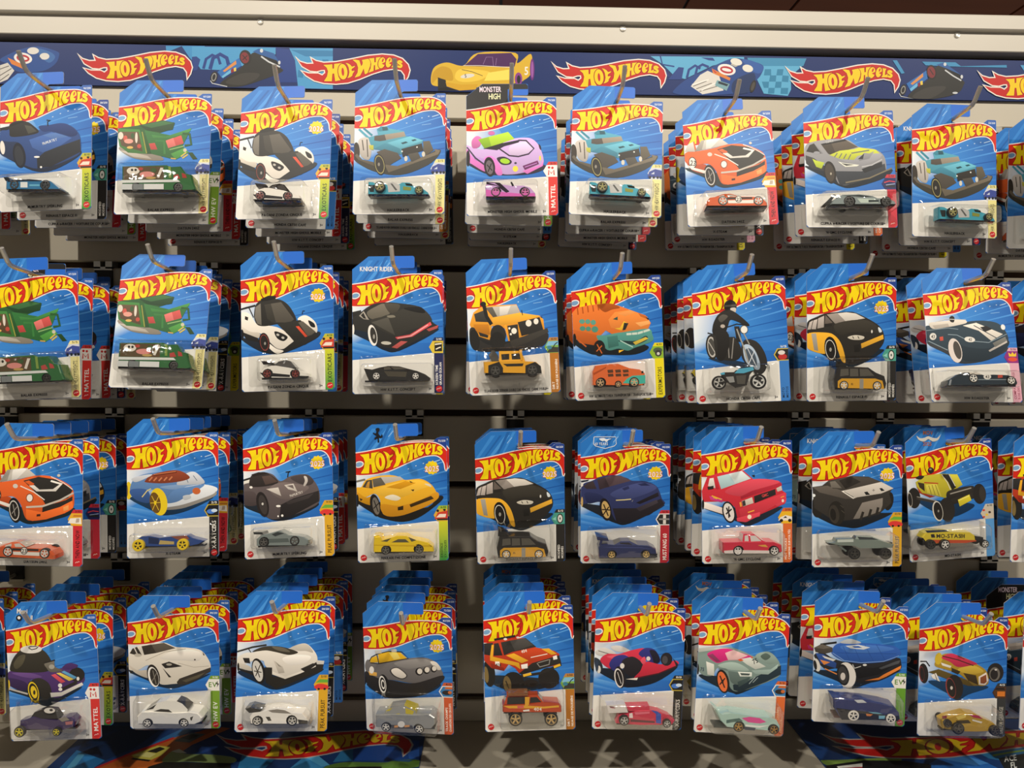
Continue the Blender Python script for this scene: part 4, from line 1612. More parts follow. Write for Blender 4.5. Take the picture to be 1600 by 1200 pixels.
# ------------------------------------------------------------------ the card
def arc(cx, cy, r, a0, a1, n=4):
    return [(cx+r*math.cos(math.radians(a0+(a1-a0)*i/n)), cy+r*math.sin(math.radians(a0+(a1-a0)*i/n))) for i in range(n+1)]
OUT = (arc(3, 3, 3, 270, 180) + [(0, 149.5), (19.5, 165)] + arc(72, 162.5, 2.5, 90, 0) + arc(72.5, 152.3, 2, 0, -90)
       + arc(54, 146.4, 3.9, 90, 270, 6) + [(60, 142.2), (75, 143.2), (91, 142.6), (97, 147.5)] + arc(106.5, 146, 1.5, 90, 0, 2) + arc(105, 3, 3, 0, -90))
TOPB = [(0,131),(12,132.6),(28,135.6),(44,139.2),(56,141.2),(68,142.3),(80,142.4),(91,142),(99,139.4),(104,136),(107.8,131.5)]
BOTB = [(107.8,111),(106.9,108),(105.9,110.5),(105,116.5),(102,122),(97.5,125.6),(92,126.8),(82,125.8),(72,122.8),(58,117),(42,110.2),(30,107),(20,105.4),(8,104.8),(0,105.2)]
def hexa(x, y, w, h): return [(x, y+h/2), (x+w*.25, y+h), (x+w, y+h), (x+w, y), (x+w*.25, y)]
def icon(a, kind):
    x0, x1, y0, y1 = 91.0, 107.7, 47.5, 62.0
    H = hexa(x0, y0, x1-x0, y1-y0)
    bg = dict(ex='d8a83a', tr='c8ccd8', mm='f0ece4', th='e8b030', rc='2c3064', fi='d8bc3c', di='7aa84a', mo='8ab030', mc='c8b040', wh='4a9a88', ki='8a2a78', ra='c0a83a', pk='d8a428', ms='e8e4e0', tk='e8b428', ar='c8bca8', ev='f0ece0', tc='e8e4e0', ga='4a3020').get(kind, 'c8c8c8')
    a.poly(H, bg); Hi = hexa(x0+1.3, y0+1, x1-x0-1.3, y1-y0-2)
    def e(c, *q): a.poly(ellipse(*q), c)
    if kind == 'ex':
        a.poly([(92,50),(96,58),(107.7,60),(107.7,50)], 'c8402c'); a.poly([(94,52),(98,56),(106,56),(105,52)], 'e8d8c8'); e('2a2420', 96, 60, 1.6, 1.6); e('2a2420', 104, 61, 1.6, 1.6); a.poly([(95,48.5),(107.7,48.5),(107.7,50.5),(95,50.5)], '2a2420')
    elif kind == 'tr':
        a.poly([(91,50),(93,57),(100,60.5),(107.7,59),(107.7,50)], '3a4890'); a.poly([(95,54),(99,57),(99,54)], 'c8d0e0')
        for q in (94, 98.5, 103, 106.5): e('22242c', q, 50, 1.5, 1.8)
    elif kind == 'mm':
        a.poly(stroke([(97.3,49.6),(97.6,55.8),(100.6,51.6),(103.6,55.8),(103.9,49.6)], 1.5), 'c8302c', strip_faces(5)); e('c8302c', 98, 59, 1.5, 1.5); e('c8302c', 102, 58.6, 1.5, 1.5)
    elif kind == 'th':
        a.poly([(91,50.5),(94,56),(106,57),(107,49.5)], 'f2ece0'); a.poly([(100,51),(104,51.5),(104.5,56),(101,56)], 'b8a898'); a.poly([(97,58),(107,58),(107,60),(98,60)], 'c87a30')
    elif kind == 'fi':
        a.poly([(97.5,49.5),(106.5,49.5),(106.5,60),(97.5,60)], '242220'); a.poly([(98,57),(106,58),(106,59.5),(98,58.7)], 'e8e0c8'); a.poly(stroke([(99,52),(102,53.5),(105,54.5)], 1.4), 'e8e0c8')
    elif kind in ('di',):
        a.poly([(94,48),(107.7,48),(107.7,54),(98,55)], '3a3a34'); a.poly([(93,56),(107.7,57),(107.7,61.5),(96,61.5)], '7cb4d4'); e('3a7a90', 97, 54, 3, 2.2); a.poly(stroke([(100,52),(104,58),(107,60)], 1.2), '2a3a34')
    elif kind == 'mo':
        e('4a5a44', 101, 57, 5.5, 3.5); e('3a3a3a', 101.5, 53.5, 4, 4); e('c8c8c0', 101.5, 53, 1.8, 1.8)
    elif kind == 'mc':
        a.poly(Hi, '2a2826'); e('b83430', 101, 52, 5, 3.4); e('d8d0c8', 100, 57, 4, 2.6)
    elif kind == 'wh':
        e('24221f', 102, 54.5, 3.8, 6.2); e('d8d8d0', 102, 54.5, 2.8, 4.8); e('5a6a64', 102, 54.5, 1, 1.6); a.poly([(92.5,54),(97,52),(97,57)], '8ac8b8')
    elif kind == 'ki':
        e('d84a34', 101, 52, 5.5, 2.6); a.poly([(97,55.5),(96.5,60.5),(99.5,58),(101.5,61),(103.5,58),(106,60.5),(105.5,55.5)], 'e8c030')
    elif kind == 'ra':
        a.poly(Hi, '1f1f22'); e('4a7ac8', 99, 53.5, 5, 2.8); e('c8d8e8', 103, 54.5, 3.6, 2)
    elif kind == 'rc':
        a.poly(Hi, '24285a'); a.poly([(93,51),(100,54),(107,52),(107,50)], '2a2a2e'); a.poly(stroke([(94,56),(100,58),(107,57)], 1.2), 'd84048'); a.poly(stroke([(96,53),(107,54.5)], .8), 'a8b8d8')
    elif kind == 'pk':
        a.poly([(93,57),(98,61),(107.7,60.5),(107.7,57)], '6aa83a'); s_ = smooth_closed([(91.5,51.5),(95,55),(101,55.5),(107.5,53.5),(107.5,49.5),(97,49)]); a.poly(s_, 'd83a34'); e('242220', 97, 49.5, 1.5, 1.3); e('242220', 104, 49.5, 1.5, 1.3)
    elif kind == 'ms':
        a.poly(Hi, '2c2a2a'); a.poly([(100,49),(103.5,49),(103.5,60.5),(100,60.5)], 'd8d0c8'); a.poly([(95,54),(107.7,54),(107.7,56),(95,56)], '8a8684')
    elif kind == 'tk':
        a.poly([(91,51),(94,55),(100,57.5),(107.7,55.5),(107.7,51)], 'e8e0d4'); e('242220', 95, 51, 2, 2); e('242220', 105, 51, 2, 2); a.poly([(97,54),(100,56.5),(102,54)], '3a3634')
    elif kind == 'ar':
        for q in range(9): e(['c8402c', 'e8c040', '4a3a34'][q % 3], 95+(q*3.7) % 11, 50+(q*2.9) % 9, 1.6, 1.1)
    elif kind == 'ev':
        a.text('EV', 95, 52, 6, '5c8a28', width=9.5); a.poly([(105.5,60),(103.5,55.5),(105.3,55.5),(104.5,51.5),(107.4,56.4),(105.6,56.4)], '24221f')
    elif kind == 'tc':
        a.poly(Hi, '3a7ab0'); e('2f2a28', 101, 53.5, 6, 3); e('c86a34', 104.5, 54, 2.4, 2); a.poly([(98,58),(107.7,58),(107.7,61),(100,61)], 'c86a34')
    elif kind == 'ga':
        a.poly(Hi, '5a3a22'); a.poly([(97,50),(106.5,50),(106.5,56),(97,56)], 'd87a2c'); a.poly([(94,58),(107,58),(105,60.5),(96,60.5)], '2a2420')
def round_logo(a, x, y, r=3.6):
    n = 20; p = [(x+(r*(1+0.05*(i % 2)))*math.cos(2*math.pi*i/n), y+(r*(1+0.05*(i % 2)))*math.sin(2*math.pi*i/n)) for i in range(n)]
    a.poly(p, 'c8282c'); a.poly(stroke([(x-2.5, y-.9), (x-1, y+.6), (x, y-.3), (x+1, y+1.1), (x+2.4, y+.5)], .75), 'f0c8c0')
def card_mesh(key):
    d = D[key]
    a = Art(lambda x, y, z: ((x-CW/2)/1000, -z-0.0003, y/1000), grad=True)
    # board with thickness
    fr = [((x-CW/2)/1000, -0.0003, y/1000) for x, y in OUT]; bk = [((x-CW/2)/1000, 0.0003, y/1000) for x, y in OUT]
    t = tri(OUT); n = len(OUT)
    top = '1d1c1d' if d.get('head') else '2a76c6'
    a.mb.add(fr, t, lin('1f68b8')); a.mb.add(bk, [q[::-1] for q in t], lin('b8b4ac'))
    a.mb.add(fr+bk, [(i, (i+1) % n, n+(i+1) % n, n+i) for i in range(n)], lin('d8d6d0'))
    P = a.poly
    # sky-blue header with rays
    hd = [(0.2,131),(0.2,149.3),(19.7,164.8),(50,164.8),(50,140)]
    P(hd, top)
    if not d.get('head'):
        for x0, w, c in ((6, 5, '3c8ad8'), (16, 3, '2264b0'), (23, 6, '4a96e0'), (34, 4, '2264b0'), (41, 3.5, '3f8cda')):
            yb = 131.5+x0*0.17
            P([(x0-5, yb), (x0-5+w*.7, yb), (x0+14+w, 160), (x0+14, 160)] if x0 < 30 else [(x0-8, yb), (x0-8+w*.7, yb), (x0+5+w, 164), (x0+5, 164)], c)
        P(stroke([(39,150),(45,157)], .7), '9cc4ee')
        P([(50,150.4),(50,164.8),(72,164.8),(74.3,162.5),(74.3,152.3),(72.5,150.4)], '2468cc'); P([(50,140),(50,150.4),(58,150.4),(50.2,146)], '2c74c8')
    else:
        P([(50,150.4),(50,158),(74.3,158),(74.3,152.3),(72.5,150.4)], '2468cc'); P([(50,158),(50,164.8),(72,164.8),(74.3,162.5),(74.3,158)], '1d1c1d')
        a.text('MONSTER', 16, 154.8, 6.6, 'f0dce8', width=26); a.text('HIGH', 27, 145.6, 7, 'e8e8b8', width=14)
    # number tab
    P([(91.5,142.4),(97.2,147.3),(107.6,147.3),(107.8,131.8),(104,136),(99,139.4)], '2a5cae' if d['lg'] == 's' else '24408e')
    a.text({'sp':'96/250','bal':'97/250','zon':'56/250','hau':'22/250'}.get(key, '%d/250' % (30+7*sorted(D).index(key))), 98, 142.6, 2.3, 'e8eef4', width=8.6)
    # picture field with speed rays
    P([(0.2,60),(107.8,60),(107.8,111),(104,120),(92,126),(72,122),(42,110),(0.2,105)], ['3a86d4','2a72c4','1f62b4','1f62b4','2a74c6','3482d0','3f8cd8','3c88d4'])
    P([(0.2,40.3),(107.8,48.6),(107.8,60),(0.2,60)], ['2a70c0','1f5cac','1f62b4','3a86d4'])
    P([(0.2,105),(0.2,72),(46,96),(38,109)], ['f0f2f2','dfe8ee','3f8cd8','6aa8e2'])
    P([(0.2,72),(0.2,58),(50,82),(46,96)], ['cfe0ec','3a86d4','2a74c6','3f8cd8'])
    for y0, y1, w, c in ((100,120,.9,'5aa0e4'),(92,108,1.4,'4c94de'),(86,97,1.0,'1b58a8'),(80,88,1.6,'4088d4'),(74,80,1.1,'1b58a8'),(70,73,1.3,'3a80cc')):
        P([(30,y0-4),(107.5,y1-w),(107.5,y1+w*.4),(30,y0-3.5)], c)
    P([(0.2,62),(0.2,57),(50,45),(70,46)], ['6aa8e4','4a90d8','2a70c0','2a70c0']); P([(0.2,54),(0.2,49),(30,43),(42,44)], ['5a9ce0','2a70c0','2a70c0','2a70c0'])
    for x, y in ((62,111),(71,114.5),(80,117.2),(88,119)): P(ellipse(x, y, .9, .5, 15, 8), 'd4e6f6')
    P(stroke([(92,118.5),(100,121)], .9), 'b8d6f2'); P(stroke([(80,108.5),(91,109.8)], .6), '8cbcec')
    # white lower field
    P([(0.2,3),(0.2,40),(107.8,48.3),(107.8,3),(105,.2),(3,.2)], 'e4e1da')
    P(stroke([(0.2,40.2),(54,44.4),(107.8,48.5)], .5), 'f4f2ee')
    # banner
    bn = np.vstack([curve_open(TOPB, 3), curve_open(BOTB, 3)])
    P(stroke(curve_open(TOPB, 3), 2.2), 'f2eee8', strip_faces(len(TOPB)*3-2)); P(stroke(curve_open(BOTB, 3), 2.2), 'f2eee8', strip_faces(len(BOTB)*3-2)); P(bn, 'd42a1a')
    P(np.clip(ellipse(4.5, 117.6, 7.4, 5.6, 14), [.2, 0], [200, 200]), 'c4221a'); P(np.clip(ellipse(3.6, 117.6, 5.8, 3.9, 14), [.2, 0], [200, 200]), 'f2eee8'); P(np.clip(ellipse(3.6, 117.6, 4.5, 2.7, 14), [.2, 0], [200, 200]), '7aa4cc')
    letters(a, ZL)
    # the picture, icon and stripe
    if d.get('year'):
        n_ = 22; P([(90+8.8*(1 if i % 2 else .84)*math.cos(2*math.pi*i/n_), 111+(9.6 if math.sin(2*math.pi*i/n_) > 0 else 7.6)*(1 if i % 2 else .84)*math.sin(2*math.pi*i/n_)) for i in range(n_)], 'f2d41c')
        for ox, oy in ((-.45, 0), (.45, 0), (0, -.45), (0, .45)): a.text(d['year'], 81.7+ox, 107.2+oy, 6.4, 'd0282c', width=16.6)
        a.text(d['year'], 81.7, 107.2, 6.4, 'f8f4ec', width=16.6)
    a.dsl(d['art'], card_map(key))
    icon(a, d['icon'])
    P([(95,62),(97.5,66.2),(107.7,66.2),(107.7,62)], d['tab']); a.text(d['no'], 99.5, 63, 2.3, '2a2826' if d['lg'] != 'n' and d['tab'] > '9' else 'f0ece4', width=6.5)
    c0, c1 = d['stripe']; P([(97,.3),(105,.3),(107.7,3),(107.7,47.5),(97,47.5)], [c1, c1, c1, c0, c0])
    yb = 9.5 if d['lg'] == 's' else 4
    if d.get('st2'):
        a.text(d['st'], 101.3, yb, 2.7, d['sc'], ang=90); L = text_pts(d['st2'], 2.5)[2]; a.text(d['st2'], 105.6, yb, 2.5, d['sc'], ang=90, width=min(L, 36))
    elif d['st']:
        L = text_pts(d['st'], 5)[2]; a.text(d['st'], 104.7, yb, 5 if L < 33 else 4.6, d['sc'], ang=90, width=min(L, 33))
    if d['lg'] == 's': round_logo(a, 102.4, 5)
    elif d['lg'] == 'l': round_logo(a, 7, 6)
    if d['name']:
        L = text_pts(d['name'], 3)[2]; L = min(L*.9, 74); a.text(d['name'], 54-L/2, 3.4, 3.0, '26262f', width=L)
    a.text('3+', 90, 3.8, 2.6, '3a3a40')
    return a.mb.mesh('card_'+key, M_PRINT)
# ------------------------------------------------------------------ the toys
def rgb(h, k=1.0):
    c = lin(h); return (c[0]*k, c[1]*k, c[2]*k, 1)
def lo(x, y, z): return tuple(local(x, y, z))
ZN, ZF = 24.0, 3.0
WHEELS = {}
def wheel_mesh(r, rim, ring, tyre, wd):
    k = (round(r, 1), rim, ring, tyre, wd)
    if k in WHEELS: return WHEELS[k]
    mb = MB(); n = 20; T = lin(tyre); Rm = lin(rim); Rg = lin(ring) if ring else Rm
    def ringpts(rad, y): return [(rad*math.cos(2*math.pi*i/n), y, rad*math.sin(2*math.pi*i/n)) for i in range(n)]
    def band(a, b, c):
        mb.add(a+b, [(i, (i+1) % n, n+(i+1) % n, n+i) for i in range(n)], c)
    h = wd/2; R_ = r/1000
    band(ringpts(R_*.93, h), ringpts(R_, h*.7), T); band(ringpts(R_, h*.7), ringpts(R_, -h*.7), T)
    band(ringpts(R_, -h*.7), ringpts(R_*.93, -h), T); band(ringpts(R_*.93, -h), ringpts(R_*.74, -h), T)
    band(ringpts(R_*.74, -h), ringpts(R_*.66, -h*1.03), Rg); band(ringpts(R_*.66, -h*1.03), ringpts(R_*.6, -h*.7), Rm)
    mb.add([(0, -h*.55, 0)]+ringpts(R_*.6, -h*.6), [(0, 1+i, 1+(i+1) % n) for i in range(n)], (0.015, 0.015, 0.016, 1))
    for s in range(5):
        a = 2*math.pi*s/5+.3; ca, sa = math.cos(a), math.sin(a); w = R_*.13
        q = [(ca*R_*t-sa*u, -h*.9, sa*R_*t+ca*u) for t, u in ((.05, -w*.7), (.63, -w), (.63, w), (.05, w*.7))]
        mb.add(q, [(0, 1, 2, 3)], Rg if ring else Rm)
    mb.add([(0, -h*1.05, 0)]+ringpts(R_*.16, -h*.95), [(0, 1+i, 1+(i+1) % n) for i in range(n)], Rg if ring else Rm)
    mb.add([(0, h, 0)]+ringpts(R_*.93, h), [(0, 1+(i+1) % n, 1+i) for i in range(n)], T)
    WHEELS[k] = mb.mesh('wheel', M_WHEEL); return WHEELS[k]
def extrude(mb, P, zr, col, side=None, bottom=None, topcols=None):
    """prism of a side outline P (mm) through rings zr = [(z, shrink)], near ring first"""
    P = np.asarray(P, float); c = P.mean(0); n = len(P); t = tri(P)
    rings = []
    for z, k in zr:
        if callable(z): rings.append([lo(x, y, z(y)) for x, y in P])
        else:
            Q = c+(P-c)*k; rings.append([lo(x, y, z) for x, y in Q])
    a = 0.5*np.sum(P[:, 0]*np.roll(P[:, 1], -1)-np.roll(P[:, 0], -1)*P[:, 1])
    mb.add(rings[0], [q if a > 0 else q for q in t], col); mb.add(rings[-1], [q[::-1] for q in t], col)
    for A, B in zip(rings[:-1], rings[1:]):
        for i in range(n):
            j = (i+1) % n; e = P[j]-P[i]; cc = side or col
            if bottom and i >= bottom[0]: cc = bottom[1]
            if topcols and abs(e[1]) > 0.34*abs(e[0]): cc = topcols
            mb.add([A[i], A[j], B[j], B[i]], [(0, 1, 2, 3)], cc)
def parse_car(key):
    c = dict(col='888888', base='2a2a2a', w=[], d=[], k=[], g=[], wc='333333', cc=None, cab=None, narrow=False)
    for ln in D[key]['car'].strip().splitlines():
        t = ln.split(); k = t[0]
        pts = [tuple(map(float, q.split(','))) for q in t[1:] if ',' in q]
        if k in ('col', 'base', 'wc', 'cc'): c[k] = t[1]
        elif k == 'narrow': c['narrow'] = True
        elif k == 'b': c['b'] = pts
        elif k == 'c': c['cab'] = pts
        elif k == 'w': c['w'].append(pts)
        elif k == 'd': c['d'].append((t[1], np.array(pts)))
        elif k == 'de': c['d'].append((t[1], ellipse(*pts[0], *pts[1], 0, 16)))
        elif k == 'dt': c['d'].append((t[1], ('t', pts[0], float(t[3]), ' '.join(t[4:]))))
        elif k == 'k': c['k'].append((pts[0], float(t[2]), t[3], t[4] if len(t) > 4 and t[4] != 'o' else None, 'o' in t[4:]))
        elif k == 'g': c['g'].append((t[1], pts))
    return c
def car_build(key):
    """body mesh, window mesh, trim mesh list, wheels [(loc, mesh, flip)] and outline box, in pack coordinates"""
    c = parse_car(key); zn, zf = (ZN, ZF) if not c['narrow'] else (17.5, 10.5)
    m = frame_to_card(key, zn); sc = np.linalg.norm(m([(100, 0)])[0]-m([(0, 0)])[0])/100
    body = [tuple(q) for q in m(c['b'])]; wh = [(m([p])[0], r*sc, rim, ring, op) for p, r, rim, ring, op in c['k']]
    zw, zv = zn, zf                  # wheels keep the full track; open-wheeled bodies are slimmer
    if any(w[-1] for w in wh): zn, zf = zn-3.6, zf+3.6
    mb = MB(); yb = (body[0][1]+body[-1][1])/2; x0 = min(p[0] for p in body); x1 = max(p[0] for p in body)
    out = list(body); nb = len(out)-1
    # wheel arches along the sill, front to rear
    last = out[-1][0]
    def upper(x):                    # height of the fender line over x
        ys = [p[1]+(q_[1]-p[1])*(x-p[0])/(q_[0]-p[0]) for p, q_ in zip(body[:-1], body[1:]) if (p[0]-x)*(q_[0]-x) <= 0 and p[0] != q_[0]]
        return max(ys) if ys else 1e3
    if not c['narrow']:
        for (q, r, *_r) in sorted(wh, key=lambda w: -w[0][0]):
            if _r[-1]: continue
            R_ = r*1.1; dy = body[0][1]+(body[-1][1]-body[0][1])*(q[0]-body[0][0])/(body[-1][0]-body[0][0])-q[1]
            if abs(dy) > R_*.85: continue
            hw = math.sqrt(R_*R_-dy*dy)
            if q[0]+hw > last-.3 or q[0]-hw < out[0][0]+.3: continue
            a0 = math.asin(max(-1, min(1, dy/R_))); pts = [(q[0]+R_*math.cos(t), q[1]+R_*math.sin(t)) for t in np.linspace(a0, math.pi-a0, 9)]
            pts = [(px, min(py, upper(px)-.7)) for px, py in pts]
            out += pts; last = q[0]-hw
    bcol, base = lin(c['col']), lin(c['base'])
    extrude(mb, out, [(zn, .955), (zn-1.1, .985), (zn-3.2, 1.0), (zf+3.2, 1.0), (zf+1.1, .985), (zf, .955)], bcol, bottom=(nb, base))
    # dark chassis plate
    if not c['narrow']:
        xa, xb = x0+1.5, x1-1.5; s = 1.3
        p = [lo(x, y, z) for x in (xa, xb) for z in (zn-2.5, zf+2.5) for y in (yb-s, yb+.8)]
        mb.add(p, [(0, 1, 3, 2), (4, 6, 7, 5), (0, 4, 5, 1), (2, 3, 7, 6), (0, 2, 6, 4), (1, 5, 7, 3)], base)
    wins = []; wc = lin(c['wc']); zc = lambda y: zn+.12
    if c['cab']:
        cab = m(c['cab']); ca, cb = cab[:, 1].min(), cab[:, 1].max(); ins = lambda y: 1.2+2.6*max(0, min(1, (y-ca)/(cb-ca+1e-6)))
        cc = lin(c['cc'] or c['col'])
        extrude(mb, cab, [(lambda y: zn-ins(y), 1), (lambda y: zf+ins(y), 1)], cc, topcols=wc)
        zc = lambda y: zn-ins(y)+.12
    for w in c['w']:
        q = m(w); t = tri(q)
        gl = MB(); gl.add([lo(x, y, zc(y) if c['cab'] else zn+.12) for x, y in q], t, wc); wins.append(gl.mesh('window_'+key, M_GLASS))
    for i, (col, q) in enumerate(c['d']):
        z = zn+.1+.03*i
        if isinstance(q, tuple):
            V, F, _ = text_pts(q[3], q[2]); P = m(np.stack([q[1][0]+V[:, 0], q[1][1]-V[:, 1]], 1))
            mb.add([lo(x, y, z) for x, y in P], F, lin(col)); continue
        q = m(q); mb.add([lo(x, y, z) for x, y in q], tri(q), lin(col))
    trims = []
    for col, g in c['g']:
        tb = MB(); extrude(tb, m(g), [(zn-.8, 1), (zf+.8, 1)], lin(col)); trims.append(tb.mesh('trim_'+key, M_PAINT))
    wl = []
    for q, r, rim, ring, op in wh:
        tyre = '1b1a1a'
        if rim.lower() == 'e0c020' or ring == 'e0c020': tyre = 'e0c020'
        if key == 'ev': tyre = 'ddd8d0'
        if c['narrow']: wl.append((local(q[0], q[1], 14), wheel_mesh(r, rim, ring, tyre, .0045), 0))
        else:
            wl.append((local(q[0], q[1], zw-1.9), wheel_mesh(r, rim, ring, tyre, .0046), 0))
            wl.append((local(q[0], q[1], zv+1.9), wheel_mesh(r, rim, ring, tyre, .0046), 1))
    allp = np.array(body+[(q[0]+sx*r, q[1]+sy*r) for q, r, *_ in wh for sx, sy in ((1, 1), (-1, -1))]+([tuple(p) for p in cab] if c['cab'] else [])+[tuple(p) for col, g in c['g'] for p in m(g)])
    return mb.mesh('toy_car_'+key, M_PAINT), wins, trims, wl, (allp[:, 0].min(), allp[:, 0].max(), allp[:, 1].min(), allp[:, 1].max())
def blister_mesh(key, bb):
    mb = MB(); n = 6; w = (1, 1, 1, 1)
    def rr(x0, x1, y0, y1, r, z):
        pts = []
        for cx, cy, a in ((x1-r, y1-r, 0), (x0+r, y1-r, 90), (x0+r, y0+r, 180), (x1-r, y0+r, 270)):
            pts += [(cx+r*math.cos(math.radians(a+90*i/n)), cy+r*math.sin(math.radians(a+90*i/n))) for i in range(n+1)]
        return [lo(x, y, z) for x, y in pts]
    x0, x1, y0, y1 = bb[0]-2.5, bb[1]+2.5, bb[2]-1.6, bb[3]+2.2
    fx0, fx1, fy0, fy1 = min(8, x0-2), 95.5, max(1.2, min(5.5, y0-1.5)), max(46, y1+3)
    rings = [rr(fx0, max(fx1, x1+1.5), fy0, fy1, 4, .5), rr(fx0+1, max(fx1, x1+1.5)-1, fy0+1, fy1-1, 4, 1.3),
             rr(x0-4, x1+.9, y0-.9, y1+2.4, 4.5, 1.6), rr(x0-2.5, x1+.5, y0-.5, y1+1.2, 4, 12), rr(x0-.5, x1, y0, y1+.4, 4, 24.5), rr(x0+.4, x1-.6, y0+.5, y1-.4, 4, 27), rr(x0+2, x1-2, y0+1.8, y1-1.8, 3.2, 28.2)]
    m_ = len(rings[0])
    v = [p for r in rings for p in r]; f = []
    for i in range(len(rings)-1):
        for k in range(m_): f.append((i*m_+k, i*m_+(k+1) % m_, (i+1)*m_+(k+1) % m_, (i+1)*m_+k))
    f.append(tuple((len(rings)-1)*m_+k for k in range(m_)))
    mb.add(v, f, w); return mb.mesh('blister_'+key, M_BLISTER, smooth=True)
KIT = {}
for key in D:
    b = car_build(key); KIT[key] = dict(card=card_mesh(key), body=b[0], win=b[1], trims=b[2], wheels=b[3], blister=blister_mesh(key, b[4]))
# ------------------------------------------------------------------ the setting
def wall_z(py, px=800): return on_wall(px, py)[2]
PITCH_S = 0.1016; GAP = 0.0092
XL, XR = -1.7, 1.7
Z_DECK = wall_z(1127); Z_RT, Z_RB = wall_z(17.5), wall_z(72.5); Z_HT, Z_HB = wall_z(82), wall_z(146)
mb = MB(); mb.box(XL, XR, 0.013, 0.035, Z_DECK-0.03, Z_RT)
wall = tag(link('wall_back', mb.mesh('wall_back', M_CORE)), 'brown fibreboard core of the slat wall', kind='structure')
edges = [(ZS0-PITCH_S*k) for k in range(0, 10)]
def slat(z0, z1):
    z0 = max(z0, Z_DECK)
    m_ = MB(); y0 = 0.0; c = .0016
    prof = [(0.0135, z0), (c, z0), (y0, z0+c), (y0, z1-c), (c, z1), (0.0135, z1)]
    v = [(x, y, z) for x in (XL, XR) for y, z in prof]; n = 6
    f = [(i, (i+1) % n, n+(i+1) % n, n+i) for i in range(n)]+[tuple(range(n))[::-1], tuple(range(n, 2*n))]
    m_.add(v, f, (1, 1, 1, 1)); link('slat', m_.mesh('slat', M_SLAT), wall)
slat(edges[0]+GAP/2, Z_HT)
for a, b in zip(edges[:-1], edges[1:]):
    if b+GAP/2 < a and a-GAP/2 > Z_DECK+.01: slat(b+GAP/2, a-GAP/2)
# top rail with its raised upper lip and screws
m_ = MB(); zr = wall_z(41.5)
prof = [(0.03, Z_RB), (-0.011, Z_RB), (-0.012, Z_RB+.001), (-0.012, zr-.0012), (-0.0175, zr), (-0.019, zr+.0015), (-0.019, Z_RT-.002), (-0.017, Z_RT), (0.03, Z_RT)]
v = [(x, y, z) for x in (XL, XR) for y, z in prof]; n = len(prof)
m_.add(v, [(i, (i+1) % n, n+(i+1) % n, n+i) for i in range(n)]+[tuple(range(n))[::-1], tuple(range(n, 2*n))], (1, 1, 1, 1))
rail = tag(link('trim_1', m_.mesh('rail', M_RAIL)), 'cream top rail along the head of the slat wall', kind='structure')
for px, py in ((407, 36), (973, 49), (1495, 60)):
    p = on_wall(px, py, -.012); s = MB(); nn = 14
    q = [(p[0]+r*math.cos(2*math.pi*i/nn), y, zr-.0055+r*math.sin(2*math.pi*i/nn)) for r, y in ((.0042, -.012), (.0036, -.0135), (.0016, -.0128)) for i in range(nn)]
    s.add(q, [(k*nn+i, k*nn+(i+1) % nn, (k+1)*nn+(i+1) % nn, (k+1)*nn+i) for k in (0, 1) for i in range(nn)]+[tuple(range(2*nn, 3*nn))], (1, 1, 1, 1))
    link('screw', s.mesh('screw', M_STEEL), rail)
mb = MB(); mb.box(XL, XR, -0.62, 0.035, Z_DECK-0.045, Z_DECK)
deck = tag(link('trim_2', mb.mesh('deck', M_DECK)), 'pale laminate base deck under the slat wall', kind='structure')
CZ = CAM[2]+1.75; mb = MB(); mb.box(-4.0, 4.5, -2.6, 9.0, CZ+.012, CZ+.05)
ceil = tag(link('ceiling', mb.mesh('ceiling', M_BLACK)), 'dark void above the brown ceiling boards', kind='structure')
bx = [-4.0, -2.85, -1.86, -.905, .026, .93, 1.46, 2.57, 3.5, 4.5]
for a, b in zip(bx[:-1], bx[1:]):
    m_ = MB(); m_.box(a+.008, b-.008, -2.6, 9.0, CZ, CZ+.012); link('board', m_.mesh('board', M_CEIL), ceil)
for i, (x, y, e) in enumerate(LAMPS):
    l = bpy.data.lights.new('spotlight', 'SPOT'); l.energy = e; l.color = (1.0, 0.92, 0.80); l.spot_size = math.radians(88); l.spot_blend = .9; l.shadow_soft_size = .045
    o = bpy.data.objects.new('spotlight', l); COL.objects.link(o); o.location = (x, y, LAMP_Z)
    t = Vector((x*.55, -.1, CAM[2]-.5))-o.location; o.rotation_euler = t.to_track_quat('-Z', 'Y').to_euler()

